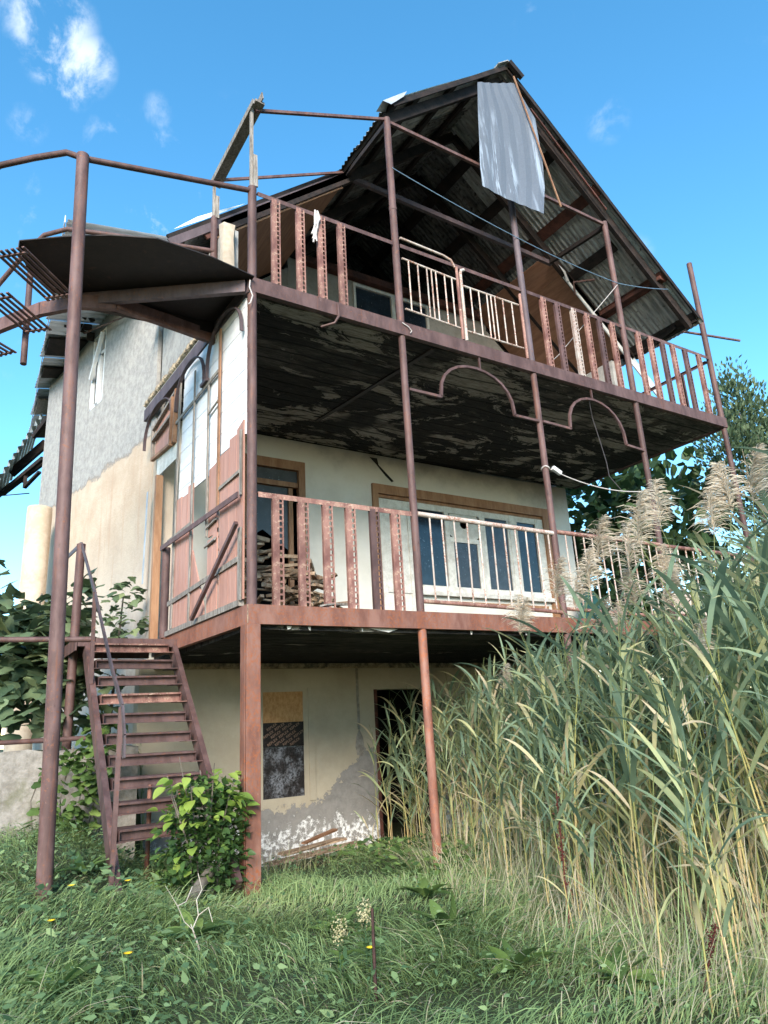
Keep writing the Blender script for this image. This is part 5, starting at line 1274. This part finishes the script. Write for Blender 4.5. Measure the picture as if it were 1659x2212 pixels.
# reeds -----------------------------------------------------------
def reed_proto(seed, H, plume):
    """returns (stem MB, [leaf MB], plume MB or None)"""
    r = random.Random(seed)
    lean = Vector((r.uniform(-.16, .16), r.uniform(-.16, .16), 0)); 
    def ax(t): return Vector((lean.x*H*t*t*1.1, lean.y*H*t*t*1.1, H*t))
    dry = r.random()
    stem = MB(); n = 9
    stem.tube([ax(i/n) for i in range(n+1)], [0.0075*(1-0.72*i/n) for i in range(n+1)], 5, [max(0, min(1, 0.95-1.35*(i/n)**0.8 + 0.25*dry)) for i in range(n+1)])
    leaves = []
    nl = r.randint(9, 13)
    for k in range(nl):
        t = 0.22 + 0.72*(k+r.uniform(0, .6))/nl
        a = k*2.4 + r.uniform(-.5, .5); o = Vector((math.cos(a), math.sin(a), 0))
        L = r.uniform(0.32, 0.62)*(1.15-0.3*abs(t-.6)); W = L*r.uniform(.045, .085)
        up0 = r.uniform(0.9, 1.8); droop = r.uniform(0.5, 1.7)
        low = t < 0.42
        tb = (r.uniform(.0, .55) if r.random() < .72 else r.uniform(.6, .95)) + (0.35 if low and r.random() < .6 else 0)
        pts = []; w = []; tn = []
        p = ax(t); d = (o + Vector((0, 0, up0))).normalized(); m_ = 7
        for i in range(m_+1):
            f = i/m_
            pts.append(p.copy()); w.append(W*max(0.03, (math.sin(math.pi*min(1, 0.12+0.88*f))**0.7) if f < 1 else 0.03)); tn.append(min(1, tb + (0.45*max(0, f-.55)*r.uniform(.2, 1.6))))
            p = p + d*L/m_; d = (d + (o*0.25 - Vector((0, 0, 1)))*droop/m_*(0.4+f)).normalized()
        sidev = Vector((-o.y, o.x, 0))*math.cos(0.5) + Vector((0, 0, 1))*math.sin(r.uniform(-.5, .5))
        b = MB(); b.strip(pts, w, sidev.normalized(), tn, 0.10, o*0.5+Vector((0, 0, .8))); leaves.append(b)
    pl = None
    if plume:
        pl = MB(); top = ax(1.0); PL = r.uniform(.30, .42); dirn = Vector((r.uniform(.2, 1), r.uniform(-.7, .5), 0)).normalized(); fat = r.uniform(.75, 1.25)
        for k in range(int(r.uniform(260, 480))):
            t = r.random()**0.9; a = r.uniform(0, 2*math.pi); o = (Vector((math.cos(a), math.sin(a), 0))*0.8 + dirn*0.55).normalized()
            q = top + Vector((dirn.x*0.10*t*t, dirn.y*.1*t*t, PL*(t-.05)))
            L = (0.17*fat*(1-t)**0.7*min(1, t*6+.35)+0.03)*r.uniform(.5, 1.3)
            d = (o*0.75 + Vector((0, 0, 0.95))).normalized(); pts = [q]; 
            for i in range(3):
                pts.append(pts[-1] + d*L/3); d = (d + o*0.2 + dirn*0.25 - Vector((0, 0, 0.42+0.3*r.random()))).normalized()
            sv = d.cross(Vector((r.uniform(-1,1), r.uniform(-1,1), .3))).normalized(); tt = r.uniform(.15, 1)
            wv = [0.002, 0.0045, 0.0045, 0.001]
            vs = []
            for pp, ww in zip(pts, wv): vs += [pp-sv*ww/1.4, pp+sv*ww/1.4]
            pl.add(vs, [(0,1,3,2), (2,3,5,4), (4,5,7,6)], tt)
        pl.tube([top, top+Vector((0.03, 0, PL*.5)), top+Vector((dirn.x*.1, 0, PL))], [0.003, 0.002, 0.001], 4, 0.4)
    return stem, leaves, pl
K = 14
protos = [reed_proto(100+i, [2.0, 2.15, 1.9, 2.25, 1.75, 2.0, 2.1, 1.85, 2.2, 1.95, 2.1, 2.2, 2.0, 2.3][i], i in (3, 8, 10, 11, 13)) for i in range(K)]
pm = []
for s, l, p in protos:
    pm.append((s.mesh('stem', 'reed_stem', True), [q.mesh('leaf', 'reed_leaf', True) for q in l], p.mesh('plume', 'plume') if p else None))
edge_pts = np.array([(2.25, 2.4), (2.05, 1.0), (1.8, 0.15), (1.55, -0.75), (1.12, -1.6), (0.86, -2.3), (0.72, -2.9), (0.70, -3.6)])
def edge_x(y): return np.interp(-y, -edge_pts[:, 1], edge_pts[:, 0])
cands = []
rr_ = random.Random(77)
for k in range(6000):
    y = rr_.uniform(-3.5, 2.3); x = edge_x(y) + rr_.random()**1.25*5.2
    if x > 7.2 or (y > -0.12 and x > 4.4): continue
    if abs(y) < 0.10: continue
    # outside the view cone to the right: not needed
    vx, vy = x-CP.x, y-CP.y
    if math.atan2(vx, vy) > R(72): continue
    d = x-edge_x(y)
    keep = 1.0 if d < 1.3 else 0.75
    if d < 0.35: keep = 0.3
    if y > 0.1: keep *= 0.75
    if rr_.random() < keep: cands.append((math.hypot(vx, vy) + 0.0, x, y, d))
    if len(cands) >= 600: break
cands.sort()
def reed_height(x, y, d):
    """short under the balcony on the left, taller towards the bank on the right"""
    az = math.degrees(math.atan2(x-CP.x, y-CP.y)); dist = math.hypot(x-CP.x, y-CP.y)
    h = 1.0 + dist*float(np.interp(az, [33, 39, 45, 50, 55, 60, 66], [0.06, 0.07, 0.075, 0.09, 0.12, 0.175, 0.24])) + 0.25
    if y > -0.35: h = min(h, 1.72)
    if d < 0.3: h *= 0.75
    return h
n_ind = 130
chosen = [c_ for i, c_ in enumerate(cands) if i % 2 == 0][:n_ind]
rest = [c_ for c_ in cands if c_ not in set(chosen)]
noplume = [i for i in range(K) if pm[i][2] is None]; withpl = [i for i in range(K) if pm[i][2] is not None]
def reed_thing(i, x, y, s, rot, lab, lean=0.0, la=0.0):
    th = thing('reed', lab, 'reed', (x, y, float(gz(x, y))-0.03), 'reeds in the tall stand at the right')
    th.rotation_euler = (lean*math.cos(la), lean*math.sin(la), rot); th.scale = (s*0.95, s*0.95, s)
    sm, lm, pl = pm[i]
    for nm_, me in [('stem', sm)] + [('leaf', q) for q in lm] + ([('plume', pl)] if pl else []):
        o = bpy.data.objects.new(nm_, me); COL.objects.link(o); o.parent = th
    return th
Hs_ = [2.0, 2.15, 1.9, 2.25, 1.75, 2.0, 2.1, 1.85, 2.2, 1.95, 2.1, 2.2, 2.0, 2.3]
for _, x, y, d in chosen:
    i = rr_.choice(noplume)
    s = reed_height(x, y, d)/Hs_[i]*rr_.uniform(.82, 1.08)
    reed_thing(i, x, y, s, rr_.uniform(0, 6.28), 'green and straw coloured reed in the tall stand at the right', rr_.uniform(0, .13), rr_.uniform(0, 6.28))
# plumed reeds: ground position and height of the plume tip
plumed = [(1.50, -2.83, 2.55), (1.86, -3.05, 2.78), (1.98, -2.35, 2.38), (1.60, -2.45, 2.30), (1.20, -1.98, 2.24), (1.55, -2.15, 2.12), (1.75, -3.15, 2.22), (1.15, -2.98, 1.70), (1.95, -1.35, 2.10), (2.30, -1.10, 2.12), (2.15, -1.75, 2.25), (1.75, -1.55, 2.0), (2.5, -2.4, 2.75), (2.7, -1.7, 2.5), (1.70, -0.7, 1.62), (2.9, -0.9, 2.2), (1.72, -2.75, 2.72), (2.05, -2.85, 2.85), (1.62, -3.0, 2.45), (2.2, -2.2, 2.55), (1.42, -2.55, 2.1), (1.85, -2.0, 2.25)]
plumed.sort(key=lambda q: math.atan2(q[0]-CP.x, q[1]-CP.y))
ordn = ['first', 'second', 'third', 'fourth', 'fifth', 'sixth', 'seventh', 'eighth', 'ninth', 'tenth', 'eleventh', 'twelfth', 'thirteenth', 'fourteenth', 'fifteenth', 'sixteenth', 'seventeenth', 'eighteenth', 'nineteenth', 'twentieth', 'twenty-first', 'last']
for k, (x, y, h) in enumerate(plumed):
    i = withpl[(k*3) % len(withpl)]
    reed_thing(i, x, y, h/(Hs_[i]+0.33), rr_.uniform(-.5, .6), 'reed topped with a feathery beige plume, %s plume counted from the left' % ordn[k], rr_.uniform(0, .05), rr_.uniform(0, 6.28))
# the rest of the stand is one mass
RV = {'stem': [[], [], [], 0], 'leaf': [[], [], [], 0]}
parr = []
for (s, l, p) in protos:
    e = {}
    for nm_, mbs in (('stem', [s]), ('leaf', l), ('plume', [p] if p else [])):
        V = []; F4 = []; T = []; off = 0
        for mb in mbs:
            V += mb.v; T += mb.t; F4 += [tuple(q+off for q in f) for f in mb.f if len(f) == 4]; off += len(mb.v)
        e[nm_] = (np.array(V).reshape(-1, 3), np.array(F4, int).reshape(-1, 4), np.array(T))
    parr.append(e)
for q, (_, x, y, d) in enumerate(rest):
    i = rr_.choice(noplume)
    s = reed_height(x, y, d)/Hs_[i]*rr_.uniform(.75, 1.08); a = rr_.uniform(0, 6.28); le = rr_.uniform(0, .16); la = rr_.uniform(0, 6.28)
    Rm = np.array((Matrix.Rotation(le*math.cos(la), 3, 'X') @ Matrix.Rotation(le*math.sin(la), 3, 'Y') @ Matrix.Rotation(a, 3, 'Z')))
    dead = rr_.random() < 0.12; ts = rr_.uniform(.35, .8) if dead else rr_.uniform(-.25, .16)
    if dead:
        le2 = rr_.uniform(.15, 1.0); Rm = np.array(Matrix.Rotation(le2*math.cos(la), 3, 'X') @ Matrix.Rotation(le2*math.sin(la), 3, 'Y')) @ Rm; s *= rr_.uniform(.5, .9)
    for nm_ in RV:
        V, F, T = parr[i][nm_]
        if not len(V): continue
        e = RV[nm_]; e[0].append((V*s) @ Rm.T + np.array([x, y, float(gz(x, y))-0.03])); e[1].append(F+e[3]); e[2].append(np.clip(T+ts, 0, 1)); e[3] += len(V)
def joined(nm_, mat): return fast_mesh(nm_, np.concatenate(RV[nm_][0]), [np.concatenate(RV[nm_][1])], np.concatenate(RV[nm_][2]), mat)
mass = place(joined('leaf', 'reed_leaf'), 'reed_bed')
tag(mass, 'dense mass of reed leaves behind the nearest reeds', 'reeds', None, 'stuff')
o = place(joined('stem', 'reed_stem'), 'reed_bed_stems', mass); o['kind'] = 'stuff'
# grass -----------------------------------------------------------
def blades(n, xr_, yr_, lmin, lmax, wmin, wmax, mask, tint_fn, flop, seed):
    g = np.random.default_rng(seed)
    x = g.uniform(*xr_, n); y = g.uniform(*yr_, n)
    k = mask(x, y, g); x, y = x[k], y[k]; n = len(x)
    z = gz(x, y)-0.015
    wind = 2.2*np.sin(x*1.3+y*0.7)+1.7*np.sin(y*1.9-x*0.8+1.3)
    a = wind + g.normal(0, 0.9, n)
    o = np.stack([np.cos(a), np.sin(a), np.zeros(n)], 1)
    clump = 0.75 + 0.4*np.sin(x*3.1+np.cos(y*2.7)*2)*np.cos(y*3.7)
    L = g.uniform(lmin, lmax, n)*clump; W = g.uniform(wmin, wmax, n)
    fl = np.clip(g.normal(flop, 0.35, n), 0.1, 2.2)
    tip = tint_fn(x, y, g, n)
    m_ = 4
    p = np.stack([x, y, z], 1); d = o*0.35*fl[:, None] + np.array([0, 0, 1.0]); d /= np.linalg.norm(d, axis=1, keepdims=True)
    sv = np.cross(o, [0, 0, 1.0]); sv = sv + g.normal(0, .3, (n, 3)); sv /= np.linalg.norm(sv, axis=1, keepdims=True)
    V = np.zeros((n, 2*m_+1, 3)); T = np.zeros((n, 2*m_+1))
    for i in range(m_):
        w = W*(1-0.5*i/m_)*0.5
        V[:, 2*i] = p-sv*w[:, None]; V[:, 2*i+1] = p+sv*w[:, None]; T[:, 2*i] = T[:, 2*i+1] = tip-0.12+0.06*i
        p = p + d*(L/m_)[:, None]; d = d + o*(0.55*fl/m_)[:, None]*1.6 - np.array([0, 0, 1.0])*(fl/m_*0.75*(0.5+i/m_))[:, None]; d /= np.linalg.norm(d, axis=1, keepdims=True)
    V[:, 2*m_] = p; T[:, 2*m_] = tip+0.12
    gzv = gz(V[:, :, 0], V[:, :, 1])+0.004; V[:, :, 2] = np.maximum(V[:, :, 2], gzv)
    k = np.arange(n)[:, None]*(2*m_+1)
    Q = np.concatenate([k+np.array([2*i, 2*i+1, 2*i+3, 2*i+2]) for i in range(m_-1)]); Tr = k+np.array([2*m_-2, 2*m_-1, 2*m_])
    return V.reshape(-1, 3), Q, Tr, np.clip(T, 0, 1).ravel()
def in_view(x, y, m_=0.9):
    vx, vy = x-CP.x, y-CP.y
    d = vx*math.sin(-yaw)+vy*math.cos(yaw); s = vx*math.cos(yaw)+vy*math.sin(yaw)
    return (d > 1.6) & (np.abs(s) < d*0.56+m_)
def gmask(x, y, g):
    k = in_view(x, y)
    k &= ~((y > 1.75) & (x < -0.3)) & (y < 2.6)
    k &= ~((y > 1.0+0.2*np.sin(x*5)) & (x > 0.25) & (x < 2.3)) 
    d = np.hypot(x-CP.x, y-CP.y)
    k &= g.random(len(x)) < np.clip(4.6/d, 0.25, 1.0)
    under = (x > 0.05) & (y > 0.2); k &= ~(under & (g.random(len(x)) < 0.55))
    k &= g.random(len(x)) < 0.62+0.38*np.sin(x*2.1+1)*np.sin(y*2.4)+0.25
    return k
def gt(x, y, g, n):
    base = 0.36 + 0.16*np.sin(x*1.1+2)*np.cos(y*1.4) + g.normal(0, .10, n)
    lime = ss(1.0-np.hypot((x+0.1)/0.8, (y+0.55)/0.35), 0, 0.6); base = base + 0.25*lime
    dry = g.random(n) < (0.05 + 0.28*ss(x-edge_x(y), -0.9, 0.4))
    return np.where(dry, g.uniform(.86, 1.0, n), base)
v1, q1, t1, a1 = blades(135000, (-3.6, 3.4), (-3.9, 2.5), 0.10, 0.27, 0.0036, 0.0075, gmask, gt, 1.45, 1)
grass_o = tag(place(fast_mesh('grass', v1, [q1, t1], a1, 'grass'), 'grass'), 'matted green grass covering the yard', 'grass', None, 'stuff')
def tmask(x, y, g):
    return gmask(x, y, g) & (np.sin(x*2.9+0.5)*np.cos(y*3.3+x) > 0.15)
v1, q1, t1, a1 = blades(30000, (-3.6, 2.4), (-3.9, 1.6), 0.26, 0.48, 0.004, 0.008, tmask, lambda x, y, g, n: gt(x, y, g, n)-0.03, 2.0, 2)
o = place(fast_mesh('long_grass', v1, [q1, t1], a1, 'grass'), 'long_grass', grass_o); o['kind'] = 'stuff'
# dry straw litter at the foot of the reeds and by the wall
def smask(x, y, g):
    d = x-edge_x(y); return in_view(x, y) & (((d > -0.35) & (d < 2.2) & (y < 0.4)) | ((y > 1.4) & (y < 2.6) & (x > 0.3) & (x < 2.4) & (g.random(len(x)) < .5))) & (g.random(len(x)) < .8)
v1, q1, t1, a1 = blades(16000, (0.2, 4.5), (-3.8, 2.5), 0.16, 0.5, 0.003, 0.006, smask, lambda x, y, g, n: g.uniform(.8, 1.0, n), 1.1, 3)
o = place(fast_mesh('straw', v1, [q1, t1], a1, 'grass'), 'dry_straw', grass_o); o['kind'] = 'stuff'
v1, q1, t1, a1 = blades(4500, (0.4, 4.8), (-3.8, 1.2), 0.5, 1.1, 0.003, 0.007, lambda x, y, g: in_view(x, y) & (x-edge_x(y) > 0.05) & (x-edge_x(y) < 2.0), lambda x, y, g, n: np.clip(g.normal(.80, .22, n), .2, 1.0), 1.1, 4)
o = place(fast_mesh('dead_reed_litter', v1, [q1, t1], a1, 'grass'), 'dead_reed_litter', grass_o); o['kind'] = 'stuff'
# clover and small weeds, as ground cover
def cover(n, xr_, yr_, size, seed, fn):
    g = np.random.default_rng(seed); x = g.uniform(*xr_, n); y = g.uniform(*yr_, n)
    k = in_view(x, y) & fn(x, y, g); x, y = x[k], y[k]; n = len(x)
    z = gz(x, y) + g.uniform(.04, .17, n)
    a = g.uniform(0, 6.28, n); X = np.stack([np.cos(a), np.sin(a), g.normal(0, .35, n)], 1); X /= np.linalg.norm(X, axis=1, keepdims=True)
    Zv = g.normal(0, .45, (n, 3)) + np.array([0, -.35, 1]); Y = np.cross(Zv, X); Y /= np.linalg.norm(Y, axis=1, keepdims=True)
    P = np.stack([x, y, z], 1); L = (size*g.uniform(.6, 1.5, n))[:, None]
    V = np.stack([P, P+X*L*.35+Y*L*.30, P+X*L*.8+Y*L*.22, P+X*L*1.35, P+X*L*.8-Y*L*.22, P+X*L*.35-Y*L*.30], 1)
    k = np.arange(n)[:, None]*6
    return V.reshape(-1, 3), [k+np.array([0,1,2,3]), k+np.array([0,3,4,5])], np.repeat(g.uniform(.05, 1, n), 6)
v1, f1, a1 = cover(16000, (-3.4, 2.5), (-3.6, 1.6), 0.019, 5, lambda x, y, g: (g.random(len(x)) < 0.35 + 0.65*ss(-x, 0.1, 1.6)) & ~((y > 1.7) & (x < 0)))
tag(place(fast_mesh('clover', v1, f1, a1, 'clover'), 'clover'), 'small round clover and weed leaves among the grass', 'ground cover', None, 'stuff')
v1, f1, a1 = cover(1500, (1.1, 3.2), (-0.6, 2.2), 0.05, 6, lambda x, y, g: (np.abs(x-edge_x(y)) < 0.7))
o = place(fast_mesh('weeds', v1, f1, a1, 'vine'), 'low_weeds', grass_o); o['kind'] = 'stuff'
v1, f1, a1 = cover(3000, (-2.6, 0.6), (-2.9, 0.9), 0.042, 8, lambda x, y, g: g.random(len(x)) < ss(-x+0.25*np.sin(y*3), -0.1, 1.0)*(0.55+0.45*np.sin(x*4.1)*np.cos(y*3.7)))
o = place(fast_mesh('leafy_weeds', v1, f1, a1, 'clover'), 'leafy_weeds', grass_o); o['kind'] = 'stuff'
# broad dock weeds
dockm = [ovate('vine', 1, 0.36, 0.35+0.15*s, s, 0.35) for s in range(3)]
for k, (x, y, s, lab) in enumerate(((-1.45, -1.35, .24, 'broad leaved dock weed at the lower left'), (-0.72, -1.0, .2, 'broad leaved dock weed left of the dry branch'), (0.1, -1.1, .2, 'broad leaved dock weed in front of the boards'), (0.55, -1.55, .22, 'broad leaved dock weed in the middle of the lawn'), (0.35, -2.35, .2, 'broad leaved dock weed near the lower reeds'), (0.9, -0.85, .22, 'broad leaved dock weed close to the left reeds'), (-1.1, 0.15, .18, 'broad leaved dock weed beside the tall pipe'), (0.62, -2.75, .2, 'broad leaved dock weed at the lower right'))):
    th = thing('dock_weed', lab, 'weed', (x, y, float(gz(x, y))), 'dock weeds in the lawn')
    for j in range(9):
        a = j*2.4+k; p = Vector((x+0.01*math.cos(a), y+0.01*math.sin(a), float(gz(x, y))+0.03))
        place(random.choice(dockm), 'leaf', th, orient(p, (math.cos(a), math.sin(a), 0), random.uniform(.35, 1.0), random.uniform(-.3,.3), s*random.uniform(.7, 1.15)))
# yellow flowers
def flower(x, y, h, lab):
    z0 = float(gz(x, y)); th = thing('yellow_flower', lab, 'flower', (x, y, z0), 'yellow flowers in the grass')
    tube('stem', M['clover'], th, [(x, y, z0), (x+.01, y, z0+h*.6), (x, y-.01, z0+h)], 0.003, 5)
    b = MB()
    for j in range(14):
        a = 2*math.pi*j/14; o_ = Vector((math.cos(a), math.sin(a), 0.35)); s_ = Vector((-math.sin(a), math.cos(a), 0))
        c_ = Vector((x, y-.01, z0+h)); b.add([c_, c_+o_*.012-s_*.004, c_+o_*.022, c_+o_*.012+s_*.004], [(0,1,2,3)])
    b.build('petals', 'yellow', th)
for x, y, h, lab in ((-1.22, -1.62, .22, 'yellow dandelion flower at the bottom left corner'), (-0.28, -2.12, .2, 'yellow dandelion flower at the bottom beside the stake'), (-1.46, -1.05, .22, 'yellow flower among weeds at the left edge'), (-1.0, -0.6, .2, 'yellow flower left of the dry branch'), (-1.32, -0.7, .24, 'yellow flower in the weeds near the left edge')):
    flower(x, y, h, lab)
# two pale seed-head weeds
for k, (x, y, h) in enumerate(((-0.33, -1.93, .30), (-0.16, -1.88, .33))):
    z0 = float(gz(x, y)); th = thing('seed_head_weed', ['left', 'right'][k]+' of two weeds with fluffy cream seed heads near the stake', 'weed', (x, y, z0))
    tube('stem', M['clover'], th, [(x, y, z0), (x, y, z0+h)], 0.004, 5)
    b = MB(); r = random.Random(k)
    for j in range(260):
        u = Vector((r.gauss(0,1), r.gauss(0,1), r.gauss(0,1))).normalized(); c_ = Vector((x, y, z0+h-.05)) + Vector((u.x*.042, u.y*.042, u.z*.075))*r.random()**.4
        s_ = Vector((r.gauss(0,1), r.gauss(0,1), r.gauss(0,1))).normalized()*.005
        t_ = u.cross(s_).normalized()*.005; b.add([c_-s_, c_+t_, c_+s_, c_-t_], [(0,1,2,3)])
    b.build('seed_head', 'cream_flower', th)
    for j in range(14):
        a = j*2.4; place(dockm[0], 'leaf', th, orient((x, y, z0+.03+.018*j), (math.cos(a), math.sin(a), 0), random.uniform(.2, .8), 0, .09))
tag(tube('stake', M['stake'], None, [(-0.28, -2.16, -0.3), (-0.262, -2.13, 0.16)], [0.009, 0.007], 8), 'thin dark stake standing in the grass at the bottom', 'stake')
# dry pale branch in the lawn
br = thing('dry_branch', 'bare pale forked twig standing in the lawn', 'branch', (-0.75, -1.2, -0.2))
for pts in ([(-0.74, -1.22, -0.2), (-0.765, -1.21, -0.1), (-0.80, -1.20, 0.0), (-0.84, -1.19, 0.04), (-0.88, -1.2, 0.12), (-0.94, -1.18, 0.22)], [(-0.80, -1.20, 0.0), (-0.77, -1.2, 0.06), (-0.775, -1.18, 0.13), (-0.74, -1.16, 0.17), (-0.76, -1.15, 0.25)], [(-0.77, -1.2, 0.06), (-0.72, -1.21, 0.09), (-0.70, -1.22, 0.02)], [(-0.73, -1.25, -0.2), (-0.78, -1.23, -0.06), (-0.815, -1.22, 0.03)], [(-0.88, -1.2, 0.12), (-0.83, -1.18, 0.13), (-0.79, -1.15, 0.19)]):
    tube('twig', M['twig'], br, pts, [0.0032, 0.0028, 0.0025, 0.0022, 0.0018, 0.001][:len(pts)], 6)
for k, (x, y, h, lab) in enumerate(((0.88, -2.2, 0.75, 'dark red dock seed spike in front of the reeds'), (0.78, -3.02, 0.35, 'leaning dark red seed spike at the lower right corner'))):
    z0 = float(gz(x, y)); th = thing('seed_spike', lab, 'weed', (x, y, z0))
    e = Vector((0.02, 0, h)) if k == 0 else Vector((0.25, 0.05, h*.7))
    tube('stem', M['dock_red'], th, [(x, y, z0), Vector((x, y, z0))+e*.5, Vector((x, y, z0))+e], 0.004, 5)
    b = MB(); r = random.Random(k+9)
    for j in range(240):
        c_ = Vector((x, y, z0)) + e*r.uniform(.35, 1.0) + Vector((r.gauss(0, .012), r.gauss(0, .012), r.gauss(0, .01))); s_ = Vector((r.gauss(0,1), r.gauss(0,1), r.gauss(0,1))).normalized()*.006; t_ = s_.cross(Vector((0,0,1))).normalized()*.006
        b.add([c_-s_, c_+t_, c_+s_, c_-t_], [(0,1,2,3)])
    b.build('seeds', 'dock_red', th)
